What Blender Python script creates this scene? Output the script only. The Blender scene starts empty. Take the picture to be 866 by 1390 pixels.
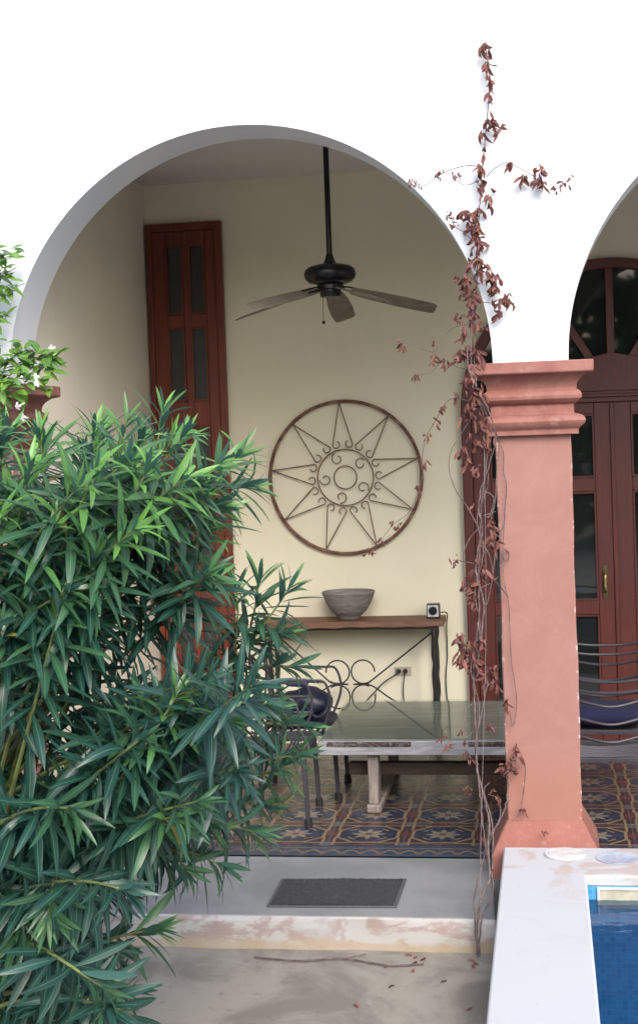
import bpy, math, random
from mathutils import Vector, Matrix
random.seed(7)
sc = bpy.context.scene
col = sc.collection
R = math.radians
PI = math.pi

# ------------------------------------------------------------------ camera
F = 1965.0; D = 7.45; H = 2.25
roll = R(2.0)
Yc = Vector((306, 60, -F)).normalized()
k = (-306*math.sin(roll) + 60*math.cos(roll))/F
Zc = Vector((-math.sin(roll), math.cos(roll), k)).normalized()
Xc = Yc.cross(Zc).normalized()
Rot = Matrix((Xc, Yc, Zc))                 # camera-to-world
C = Vector((0, -D, H))
cam = bpy.data.cameras.new('camera'); co = bpy.data.objects.new('camera', cam); col.objects.link(co)
co.matrix_world = Matrix.Translation(C) @ Rot.to_4x4()
cam.sensor_fit = 'VERTICAL'; cam.sensor_height = 36; cam.sensor_width = 36
cam.lens = F/1390*36; cam.shift_y = -45/1390; cam.clip_end = 3000; cam.clip_start = 0.05
cam.dof.use_dof = True; cam.dof.focus_distance = 6.3; cam.dof.aperture_fstop = 9.0
sc.camera = co

def ray(px, py):
    return Rot @ Vector(((px-433)/F, (650-py)/F, -1))
def at(px, py, Y):
    d = ray(px, py); return C + d*((Y-C.y)/d.y)
def atz(px, py, z):
    d = ray(px, py); return C + d*((z-C.z)/d.z)

# ------------------------------------------------------------------ node helpers
class N:
    """tiny expression wrapper over shader math nodes"""
    def __init__(s, nt, sock): s.nt = nt; s.s = sock
    def _m(s, op, *a, clamp=False):
        n = s.nt.nodes.new('ShaderNodeMath'); n.operation = op; n.use_clamp = clamp
        for i, x in enumerate((s,)+a):
            if isinstance(x, N): s.nt.links.new(x.s, n.inputs[i])
            else: n.inputs[i].default_value = x
        return N(s.nt, n.outputs[0])
    def __add__(s, o): return s._m('ADD', o)
    def __sub__(s, o): return s._m('SUBTRACT', o)
    def __mul__(s, o): return s._m('MULTIPLY', o)
    def __truediv__(s, o): return s._m('DIVIDE', o)
    def abs(s): return s._m('ABSOLUTE')
    def fract(s): return s._m('FRACT')
    def lt(s, o): return s._m('LESS_THAN', o)
    def gt(s, o): return s._m('GREATER_THAN', o)
    def mx(s, o): return s._m('MAXIMUM', o)
    def mn(s, o): return s._m('MINIMUM', o)
    def sin(s): return s._m('SINE')
    def sqrt(s): return s._m('SQRT')
    def at2(s, o): return s._m('ARCTAN2', o)
    def floor(s): return s._m('FLOOR')
    def sstep(s, a, b):
        n = s.nt.nodes.new('ShaderNodeMapRange'); n.interpolation_type = 'SMOOTHSTEP'
        s.nt.links.new(s.s, n.inputs[0]); n.inputs[1].default_value = a; n.inputs[2].default_value = b
        return N(s.nt, n.outputs[0])

def new_mat(name):
    m = bpy.data.materials.new(name); m.use_nodes = True
    nt = m.node_tree; b = nt.nodes['Principled BSDF']
    return m, nt, b
def rgba(c): return (c[0], c[1], c[2], 1)
def mixc(nt, fac, a, b):
    n = nt.nodes.new('ShaderNodeMix'); n.data_type = 'RGBA'
    if isinstance(fac, N): nt.links.new(fac.s, n.inputs[0])
    else: n.inputs[0].default_value = fac
    for i, x in ((6, a), (7, b)):
        if isinstance(x, tuple): n.inputs[i].default_value = rgba(x)
        else: nt.links.new(x, n.inputs[i])
    return n.outputs[2]
def coords(nt, scale=(1, 1, 1), kind='Object', rot=(0, 0, 0)):
    t = nt.nodes.new('ShaderNodeTexCoord'); m = nt.nodes.new('ShaderNodeMapping')
    m.inputs['Scale'].default_value = scale; m.inputs['Rotation'].default_value = rot
    nt.links.new(t.outputs[kind], m.inputs[0]); return m.outputs[0]
def noise(nt, scale, detail=4, rough=0.55, vec=None, dist=0):
    n = nt.nodes.new('ShaderNodeTexNoise'); n.inputs['Scale'].default_value = scale
    n.inputs['Detail'].default_value = detail; n.inputs['Roughness'].default_value = rough
    n.inputs['Distortion'].default_value = dist
    nt.links.new(vec if vec is not None else coords(nt), n.inputs['Vector'])
    return N(nt, n.outputs[0])
def bump(nt, b, h, strength=0.2, dist=0.01):
    n = nt.nodes.new('ShaderNodeBump'); n.inputs['Strength'].default_value = strength
    n.inputs['Distance'].default_value = dist
    nt.links.new(h.s, n.inputs['Height']); nt.links.new(n.outputs[0], b.inputs['Normal'])
def simple(name, c, rough=0.6, metal=0, var=0.25, nscale=8, bstr=0.1, bdist=0.004, c2=None, spec=0.5, stretch=(1, 1, 1)):
    m, nt, b = new_mat(name)
    v = coords(nt, stretch)
    n1 = noise(nt, nscale, 5, 0.6, v)
    dark = c2 if c2 else tuple(x*(1-var) for x in c)
    nt.links.new(mixc(nt, n1.sstep(0.35, 0.68), dark, c), b.inputs['Base Color'])
    b.inputs['Roughness'].default_value = rough; b.inputs['Metallic'].default_value = metal
    b.inputs['Specular IOR Level'].default_value = spec
    if bstr: bump(nt, b, noise(nt, nscale*6, 4, 0.6, v), bstr, bdist)
    return m

M = {}
M['cream'] = simple('cream_plaster', (0.77, 0.74, 0.585), 0.85, var=0.07, nscale=1.3, bstr=0.15, c2=(0.73, 0.695, 0.54))
M['side'] = simple('grey_cream_plaster', (0.76, 0.72, 0.61), 0.85, var=0.06, nscale=1.5, bstr=0.15)
M['ceil'] = simple('ceiling_paint', (0.72, 0.70, 0.69), 0.9, var=0.05, nscale=1.5, bstr=0.1)
# white facade: lime wash with faint patches and hairline unevenness
m, nt, b = new_mat('white_limewash'); M['white'] = m
a = noise(nt, 0.9, 5, 0.6); g = noise(nt, 7, 5, 0.65)
c1 = mixc(nt, a.sstep(0.35, 0.7), (0.62, 0.66, 0.71), (0.68, 0.70, 0.725))
nt.links.new(mixc(nt, g.sstep(0.62, 0.8)*0.35, c1, (0.54, 0.57, 0.61)), b.inputs['Base Color'])
b.inputs['Roughness'].default_value = 0.9; bump(nt, b, g, 0.25, 0.01)

def terracotta(name, base, deep, pale, zlow=None, wearamt=0.5):
    m, nt, b = new_mat(name)
    n1 = noise(nt, 3.4, 7, 0.72, dist=0.9); n2 = noise(nt, 11, 6, 0.75); n3 = noise(nt, 38, 3, 0.6)
    c = mixc(nt, n1.sstep(0.35, 0.7), deep, base)
    c = mixc(nt, n2.sstep(0.52, 0.75)*wearamt, c, pale)
    c = mixc(nt, n3.sstep(0.68, 0.76)*0.5, c, tuple(x*0.6 for x in deep))
    if zlow is not None:                       # rising damp stain with an uneven upper edge
        s = nt.nodes.new('ShaderNodeSeparateXYZ')
        g_ = nt.nodes.new('ShaderNodeNewGeometry'); nt.links.new(g_.outputs['Position'], s.inputs[0])
        z = N(nt, s.outputs[2]); x = N(nt, s.outputs[0])
        e = (z*-1.0 + zlow + (n1-0.5)*0.55).sstep(-0.12, 0.10)
        c = mixc(nt, e*0.45, c, (0.31, 0.125, 0.08))
        spots = noise(nt, 9, 4, 0.5).sstep(0.66, 0.70)*(z*-1.0 + zlow+0.25).sstep(-0.1, 0.2)
        c = mixc(nt, spots*0.5, c, (0.62, 0.48, 0.45))
        edge = (x-0.006).sstep(0.112, 0.122).mx((x*-1.0).sstep(0.236, 0.246))*noise(nt, 16, 5, 0.7).sstep(0.55, 0.60)   # chipped arrises
        c = mixc(nt, edge*0.8, c, (0.60, 0.50, 0.48))
    nt.links.new(c, b.inputs['Base Color']); b.inputs['Roughness'].default_value = 0.8
    bump(nt, b, n2, 0.25, 0.006)
    return m
M['shaft'] = terracotta('pink_terracotta_wash', (0.31, 0.160, 0.136), (0.28, 0.136, 0.112), (0.35, 0.21, 0.19), 0.55, 0.25)
M['cap'] = terracotta('terracotta_capital', (0.30, 0.136, 0.110), (0.22, 0.084, 0.066), (0.43, 0.27, 0.25))
M['plinth'] = terracotta('terracotta_plinth', (0.30, 0.125, 0.097), (0.25, 0.092, 0.070), (0.45, 0.28, 0.255))

def wood(name, c, c2, rough=0.35, grain=(30, 30, 2.0), coat=0.0):
    m, nt, b = new_mat(name)
    v = coords(nt, grain)
    n1 = noise(nt, 1.6, 6, 0.7, v, 0.8); n2 = noise(nt, 3, 3)
    cc = mixc(nt, n1.sstep(0.35, 0.7), c2, c)
    cc = mixc(nt, n2.sstep(0.5, 0.8)*0.3, cc, tuple(x*0.7 for x in c2))
    nt.links.new(cc, b.inputs['Base Color'])
    b.inputs['Roughness'].default_value = rough; b.inputs['Coat Weight'].default_value = coat
    bump(nt, b, n1, 0.12, 0.003)
    return m
M['door'] = wood('red_brown_varnish', (0.175, 0.030, 0.013), (0.11, 0.019, 0.009), 0.42)
M['door2'] = wood('dark_red_varnish', (0.105, 0.018, 0.013), (0.065, 0.012, 0.009), 0.42)
M['shelf'] = wood('old_brown_plank', (0.20, 0.10, 0.055), (0.10, 0.045, 0.025), 0.6, (2.5, 30, 30))
M['beam'] = wood('dark_beam_wood', (0.06, 0.035, 0.022), (0.03, 0.018, 0.012), 0.7, (2.5, 30, 30))
M['table'] = wood('weathered_grey_wood', (0.36, 0.36, 0.39), (0.20, 0.20, 0.22), 0.7, (2.5, 25, 25))
M['tabletop'] = wood('grey_tabletop_boards', (0.31, 0.305, 0.275), (0.15, 0.15, 0.135), 0.6, (2, 14, 14))
M['tleg'] = wood('bleached_leg_wood', (0.30, 0.26, 0.23), (0.16, 0.13, 0.115), 0.75, (25, 25, 3))
m, nt, b = new_mat('dark_glass'); M['glass'] = m
b.inputs['Base Color'].default_value = (0.012, 0.015, 0.015, 1); b.inputs['Roughness'].default_value = 0.03
bump(nt, b, noise(nt, 2.2, 2), 0.05, 0.02)
m, nt, b = new_mat('frosted_dark_glass'); M['glass2'] = m
b.inputs['Base Color'].default_value = (0.032, 0.037, 0.036, 1); b.inputs['Roughness'].default_value = 0.3
M['iron'] = simple('rusty_iron', (0.21, 0.13, 0.085), 0.7, 0.3, nscale=25, c2=(0.10, 0.055, 0.035))
M['ironrim'] = simple('rusty_rim', (0.26, 0.155, 0.11), 0.75, 0.2, nscale=14, c2=(0.11, 0.045, 0.03))
M['black'] = simple('black_iron', (0.018, 0.016, 0.016), 0.5, 0.2, nscale=30)
M['fan'] = simple('black_fan_enamel', (0.012, 0.012, 0.016), 0.32, 0.3, nscale=30, bstr=0)
M['blade'] = wood('grey_brown_fan_blade', (0.24, 0.20, 0.16), (0.15, 0.125, 0.10), 0.55, (6, 6, 30))
M['chair'] = simple('dark_blue_grey_metal', (0.045, 0.042, 0.055), 0.5, 0.2, nscale=20, bstr=0.05)
M['rubber'] = simple('black_rubber', (0.012, 0.012, 0.012), 0.7, nscale=30)
M['blue'] = simple('navy_fabric', (0.006, 0.008, 0.042), 0.95, nscale=40, bstr=0.4)
M['navy'] = simple('dark_navy_leather', (0.012, 0.014, 0.035), 0.45, nscale=30, bstr=0.3)
M['sheen'] = simple('glossy_blue_plastic', (0.03, 0.05, 0.14), 0.12, nscale=10, bstr=0)
M['paleplastic'] = simple('pale_plastic', (0.55, 0.58, 0.60), 0.35, nscale=20, bstr=0)
M['ivory'] = simple('ivory_plastic', (0.50, 0.47, 0.36), 0.4, nscale=20, bstr=0)
M['cable'] = simple('black_cable', (0.02, 0.025, 0.02), 0.5, nscale=30, bstr=0)
M['mat'] = simple('grey_doormat', (0.050, 0.052, 0.060), 0.95, nscale=60, bstr=0.9, bdist=0.01, var=0.4)
M['matedge'] = simple('mat_edge', (0.085, 0.09, 0.10), 0.7, nscale=40, bstr=0.2)
m, nt, b = new_mat('grey_stone_bowl'); M['stone'] = m
v = coords(nt, (6, 6, 40)); n1 = noise(nt, 2, 5, 0.6, v); n2 = noise(nt, 16, 5, 0.7)
cc = mixc(nt, n1.sstep(0.3, 0.7), (0.15, 0.14, 0.13), (0.25, 0.24, 0.225))
nt.links.new(mixc(nt, n2.sstep(0.6, 0.75)*0.6, cc, (0.36, 0.35, 0.33)), b.inputs['Base Color'])
b.inputs['Roughness'].default_value = 0.85; bump(nt, b, n1+n2, 0.5, 0.006)

# worn concrete of the step: grey wash, blotches, scratches
m, nt, b = new_mat('grey_concrete_slab'); M['slab'] = m
n1 = noise(nt, 1.6, 6, 0.6, dist=0.5); n2 = noise(nt, 9, 6, 0.7); n3 = noise(nt, 60, 3)
cc = mixc(nt, n1.sstep(0.35, 0.65), (0.155, 0.165, 0.17), (0.215, 0.222, 0.225))
cc = mixc(nt, n2.sstep(0.60, 0.72)*0.35, cc, (0.20, 0.20, 0.20))
cc = mixc(nt, noise(nt, 26, 2, 0.5).sstep(0.72, 0.75)*0.6, cc, (0.15, 0.15, 0.15))
nt.links.new(cc, b.inputs['Base Color']); b.inputs['Roughness'].default_value = 0.7; bump(nt, b, n2+n3, 0.2, 0.004)
m, nt, b = new_mat('peeling_riser_paint'); M['riser'] = m
v = coords(nt, (1, 1, 2.0)); n1 = noise(nt, 4.0, 7, 0.68, v, 0.4); n2 = noise(nt, 2.0, 5, 0.6)
cc = mixc(nt, n1.sstep(0.46, 0.56), (0.40, 0.395, 0.38), (0.32, 0.255, 0.235))
cc = mixc(nt, n2.sstep(0.58, 0.68)*0.8, cc, (0.37, 0.38, 0.385))
s = nt.nodes.new('ShaderNodeSeparateXYZ'); g_ = nt.nodes.new('ShaderNodeNewGeometry'); nt.links.new(g_.outputs['Position'], s.inputs[0])
zz = N(nt, s.outputs[2]); damp = (zz*-1.0 - 0.115 + (n1-0.5)*0.12).sstep(-0.015, 0.02)
cc = mixc(nt, damp*0.8, cc, (0.36, 0.29, 0.20))
nt.links.new(cc, b.inputs['Base Color']); b.inputs['Roughness'].default_value = 0.9; bump(nt, b, n1, 0.4, 0.006)
m, nt, b = new_mat('courtyard_concrete'); M['ground'] = m
n1 = noise(nt, 1.8, 6, 0.65, dist=0.6); n2 = noise(nt, 12, 6, 0.7)
cc = mixc(nt, n1.sstep(0.4, 0.62), (0.17, 0.155, 0.13), (0.27, 0.25, 0.215))
cc = mixc(nt, n2.sstep(0.55, 0.75)*0.6, cc, (0.12, 0.11, 0.095))
nt.links.new(cc, b.inputs['Base Color']); b.inputs['Roughness'].default_value = 0.85; bump(nt, b, n2, 0.5, 0.01)
M['paving'] = simple('pale_stone_paving', (0.58, 0.54, 0.47), 0.8, var=.12, nscale=3, bstr=.2)  # pale so that it throws sunlight up into the porch
# coping: white paint worn to pinkish patches
m, nt, b = new_mat('worn_white_coping'); M['coping'] = m
n1 = noise(nt, 2.6, 6, 0.6, dist=0.8); n2 = noise(nt, 11, 6, 0.7)
cc = mixc(nt, n1.sstep(0.52, 0.60), (0.46, 0.48, 0.505), (0.42, 0.35, 0.32))
s = nt.nodes.new('ShaderNodeSeparateXYZ'); g_ = nt.nodes.new('ShaderNodeNewGeometry'); nt.links.new(g_.outputs['Position'], s.inputs[0])
nearpool = (N(nt, s.outputs[1])).sstep(-1.1, -0.35)     # wear is heaviest at the wall end of the deck
cc = mixc(nt, nearpool*0.75 + 0.12, (0.46, 0.48, 0.505), cc)
cc = mixc(nt, n2.sstep(0.66, 0.72)*0.4, cc, (0.36, 0.34, 0.32))
cc = mixc(nt, noise(nt, 30, 2, 0.5).sstep(0.74, 0.76)*0.7, cc, (0.12, 0.11, 0.10))
nt.links.new(cc, b.inputs['Base Color']); b.inputs['Roughness'].default_value = 0.75; bump(nt, b, n2, 0.25, 0.005)
M['lidw'] = simple('white_lid', (0.60, 0.62, 0.62), 0.5, nscale=20, bstr=0.05)
M['lidb'] = simple('lilac_lid', (0.46, 0.51, 0.62), 0.5, nscale=20, bstr=0.05)
# pool mosaic
m, nt, b = new_mat('blue_pool_mosaic'); M['mosaic'] = m
s = nt.nodes.new('ShaderNodeSeparateXYZ'); nt.links.new(coords(nt), s.inputs[0])
X_, Y_, Z_ = (N(nt, s.outputs[i]) for i in range(3))
ts = 0.025
u = (X_+Y_)/ts; w = (Z_+Y_*0.999)/ts
wn = nt.nodes.new('ShaderNodeTexWhiteNoise'); cm = nt.nodes.new('ShaderNodeCombineXYZ')
nt.links.new(u.floor().s, cm.inputs[0]); nt.links.new(w.floor().s, cm.inputs[1]); nt.links.new(cm.outputs[0], wn.inputs[0])
cc = mixc(nt, N(nt, wn.outputs[0]), (0.05, 0.25, 0.46), (0.08, 0.34, 0.58))
gr = ((u.fract()-0.5).abs()).mx((w.fract()-0.5).abs()).gt(0.46)
cc = mixc(nt, gr, cc, (0.15, 0.34, 0.50)); nt.links.new(cc, b.inputs['Base Color']); b.inputs['Roughness'].default_value = 0.25
# water surface: fresnel mix of clear tinted and mirror
m, nt, b = new_mat('pool_water'); M['water'] = m
nt.nodes.remove(b); out = nt.nodes['Material Output']
tr = nt.nodes.new('ShaderNodeBsdfTransparent'); tr.inputs[0].default_value = (0.58, 0.84, 0.96, 1)
gl = nt.nodes.new('ShaderNodeBsdfGlossy'); gl.inputs['Roughness'].default_value = 0.02
fr = nt.nodes.new('ShaderNodeFresnel'); fr.inputs[0].default_value = 1.33
bp = nt.nodes.new('ShaderNodeBump'); bp.inputs['Strength'].default_value = 0.25; bp.inputs['Distance'].default_value = 0.02
nt.links.new(noise(nt, 7, 3, 0.5, coords(nt, (0.5, 1.4, 1))).s, bp.inputs['Height'])
nt.links.new(bp.outputs[0], gl.inputs['Normal']); nt.links.new(bp.outputs[0], fr.inputs['Normal'])
mx = nt.nodes.new('ShaderNodeMixShader'); nt.links.new(fr.outputs[0], mx.inputs[0]); nt.links.new(tr.outputs[0], mx.inputs[1]); nt.links.new(gl.outputs[0], mx.inputs[2])
nt.links.new(mx.outputs[0], out.inputs[0])
# glass sheet on the low table
m, nt, b = new_mat('table_glass'); M['tglass'] = m
nt.nodes.remove(b); out = nt.nodes['Material Output']
tr = nt.nodes.new('ShaderNodeBsdfTransparent'); tr.inputs[0].default_value = (0.93, 0.965, 0.945, 1)
gl = nt.nodes.new('ShaderNodeBsdfGlossy'); gl.inputs['Roughness'].default_value = 0.03
fr = nt.nodes.new('ShaderNodeFresnel'); fr.inputs[0].default_value = 1.5
gb = nt.nodes.new('ShaderNodeNewGeometry'); fac = N(nt, fr.outputs[0])*(N(nt, gb.outputs['Backfacing'])*-1.0+1.0)
mx = nt.nodes.new('ShaderNodeMixShader'); nt.links.new(fac.s, mx.inputs[0]); nt.links.new(tr.outputs[0], mx.inputs[1]); nt.links.new(gl.outputs[0], mx.inputs[2])
nt.links.new(mx.outputs[0], out.inputs[0])

# encaustic floor tiles ------------------------------------------------
m, nt, b = new_mat('patterned_cement_tiles'); M['tiles'] = m
g_ = nt.nodes.new('ShaderNodeNewGeometry'); s = nt.nodes.new('ShaderNodeSeparateXYZ'); nt.links.new(g_.outputs['Position'], s.inputs[0])
wx, wy = N(nt, s.outputs[0]), N(nt, s.outputs[1])
wob = (noise(nt, 9, 2)-0.5)*0.012
P = 0.424; TX0 = -1.064; TY0 = 0.722
p = (((wx - TX0 + 8*P)/P + 0.5 + wob).fract()-0.5)*2; q = (((wy - TY0 + 8*P)/P + 0.5 + wob).fract()-0.5)*2
a_, b_ = p.abs(), q.abs()
r = (p*p+q*q).sqrt(); th = q.at2(p)
rc = ((a_*-1.0+1.0)*(a_*-1.0+1.0) + (b_*-1.0+1.0)*(b_*-1.0+1.0)).sqrt()
cream, ochre, navy, red, blue = (0.20, 0.14, 0.085), (0.15, 0.085, 0.04), (0.015, 0.019, 0.032), (0.085, 0.022, 0.020), (0.04, 0.06, 0.11)
octd = a_.mx(b_).mx((a_+b_)*0.70)
ia = a_*-1.0+1.0; ib = b_*-1.0+1.0
fieldn = noise(nt, 14, 3)
c = mixc(nt, fieldn.sstep(0.35, 0.7), navy, (0.022, 0.036, 0.075))
c = mixc(nt, octd.gt(0.80), c, (0.032, 0.020, 0.028))
# red lozenges where two octagons meet
c = mixc(nt, (ia*1.25+b_*1.0).lt(0.33), c, red)
c = mixc(nt, (ib*1.25+a_*1.0).lt(0.33), c, red)
# cream strapwork
strap = ((octd-0.80).abs()).lt(0.042)
strap = strap.mx((ia-0.15).abs().lt(0.036)*b_.gt(0.36)).mx((ib-0.15).abs().lt(0.036)*a_.gt(0.36))
strap = strap.mx(((r-0.60).abs()).lt(0.030)*((a_-b_).abs()).lt(0.22))
c = mixc(nt, strap, c, cream)
c = mixc(nt, ia.mx(ib).lt(0.11), c, blue)
c = mixc(nt, (ia+ib).lt(0.09), c, ochre)
# central flower, eight petals
pet = (th*8 + 1.57).sin()*0.13 + 0.33
c = mixc(nt, r.lt(pet)*r.gt(0.10), c, (0.20, 0.19, 0.165))
c = mixc(nt, ((th*8 + 1.57).sin().lt(-0.2))*r.lt(0.30)*r.gt(0.10), c, (0.17, 0.10, 0.04))
c = mixc(nt, r.lt(0.09), c, red)
# front border: dark band with cream scallops
by = wy - 0.28
scal = ((wx-TX0)*PI/0.106).sin().abs()*0.075 + 0.04
bc = mixc(nt, (by-scal).abs().lt(0.009), (0.025, 0.04, 0.07), cream)
fd = ((((wx-TX0)/0.106+0.5).fract()-0.5)*0.106); bl = (fd*fd + (by-0.06)*(by-0.06)).sqrt()
bc = mixc(nt, bl.lt(0.020), bc, ochre)
bc = mixc(nt, by.gt(0.150)*by.lt(0.158), bc, cream)
c = mixc(nt, by.lt(0.215), c, bc)
joint = (((wx-TX0+8.48)/0.212+wob*0.2).fract()-0.5).abs().gt(0.488).mx((((wy-TY0+8.48)/0.212).fract()-0.5).abs().gt(0.488))
c = mixc(nt, joint*0.6, c, (0.09, 0.11, 0.16))
wear = noise(nt, 5, 6, 0.7).sstep(0.5, 0.75)
c = mixc(nt, wear*0.25, c, (0.09, 0.08, 0.075))
nt.links.new(c, b.inputs['Base Color'])
rr = noise(nt, 6, 4, 0.6); mr = nt.nodes.new('ShaderNodeMapRange'); nt.links.new(rr.s, mr.inputs[0]); mr.inputs[3].default_value = 0.22; mr.inputs[4].default_value = 0.5
nt.links.new(mr.outputs[0], b.inputs['Roughness'])
bump(nt, b, joint*-1.0, 0.3, 0.002)

# leaves ----------------------------------------------------------------
def leaf_mat(name, old, young, rib, back, rough=0.38, transl=0.25, ribw=0.10):
    m, nt, b = new_mat(name)
    uv = nt.nodes.new('ShaderNodeUVMap'); s = nt.nodes.new('ShaderNodeSeparateXYZ'); nt.links.new(uv.outputs[0], s.inputs[0])
    u = N(nt, s.outputs[0])
    at_ = nt.nodes.new('ShaderNodeAttribute'); at_.attribute_name = 'tint'
    s2 = nt.nodes.new('ShaderNodeSeparateXYZ'); nt.links.new(at_.outputs['Vector'], s2.inputs[0])
    age, rnd = N(nt, s2.outputs[0]), N(nt, s2.outputs[1])
    c = mixc(nt, age, old, young)  # lighter end: young leaves, and on the oleander also painted top light
    c = mixc(nt, rnd*0.6, c, tuple(x*0.55 for x in old))
    c = mixc(nt, rnd.gt(0.994 if name == 'oleander_leaf' else 2.0)*0.8, c, (0.36, 0.27, 0.04) if 'dry' not in name else (0.12, 0.06, 0.04))
    c = mixc(nt, (u-0.5).abs().lt(ribw/2)*0.8, c, rib)
    ge = nt.nodes.new('ShaderNodeNewGeometry')
    c = mixc(nt, N(nt, ge.outputs['Backfacing']), c, back)
    nt.links.new(c, b.inputs['Base Color']); b.inputs['Roughness'].default_value = rough
    out = nt.nodes['Material Output']
    t = nt.nodes.new('ShaderNodeBsdfTranslucent'); nt.links.new(c, t.inputs[0])
    mx = nt.nodes.new('ShaderNodeMixShader'); mx.inputs[0].default_value = transl
    nt.links.new(b.outputs[0], mx.inputs[1]); nt.links.new(t.outputs[0], mx.inputs[2]); nt.links.new(mx.outputs[0], out.inputs[0])
    return m
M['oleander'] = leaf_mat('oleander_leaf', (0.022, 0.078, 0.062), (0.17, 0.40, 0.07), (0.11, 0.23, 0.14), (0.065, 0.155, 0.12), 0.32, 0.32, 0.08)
M['climber'] = leaf_mat('broad_green_leaf', (0.06, 0.17, 0.035), (0.22, 0.42, 0.05), (0.20, 0.34, 0.10), (0.12, 0.22, 0.07), 0.35)
M['dry'] = leaf_mat('dry_red_brown_leaf', (0.17, 0.062, 0.058), (0.26, 0.11, 0.07), (0.10, 0.04, 0.038), (0.18, 0.085, 0.08), 0.75, 0.12)
M['hedge'] = leaf_mat('hedge_leaf', (0.04, 0.10, 0.03), (0.08, 0.18, 0.04), (0.05, 0.11, 0.03), (0.05, 0.10, 0.03), 0.5)
M['stem'] = simple('green_brown_stem', (0.15, 0.20, 0.055), 0.6, nscale=12, c2=(0.10, 0.12, 0.05))
M['vine'] = simple('grey_dry_stem', (0.17, 0.125, 0.12), 0.85, nscale=30, c2=(0.08, 0.052, 0.05))
M['petal'] = simple('white_petal', (0.75, 0.72, 0.78), 0.6, nscale=20, bstr=0)
M['string'] = simple('pale_string', (0.28, 0.22, 0.22), 0.7, nscale=20, bstr=0)

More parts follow.
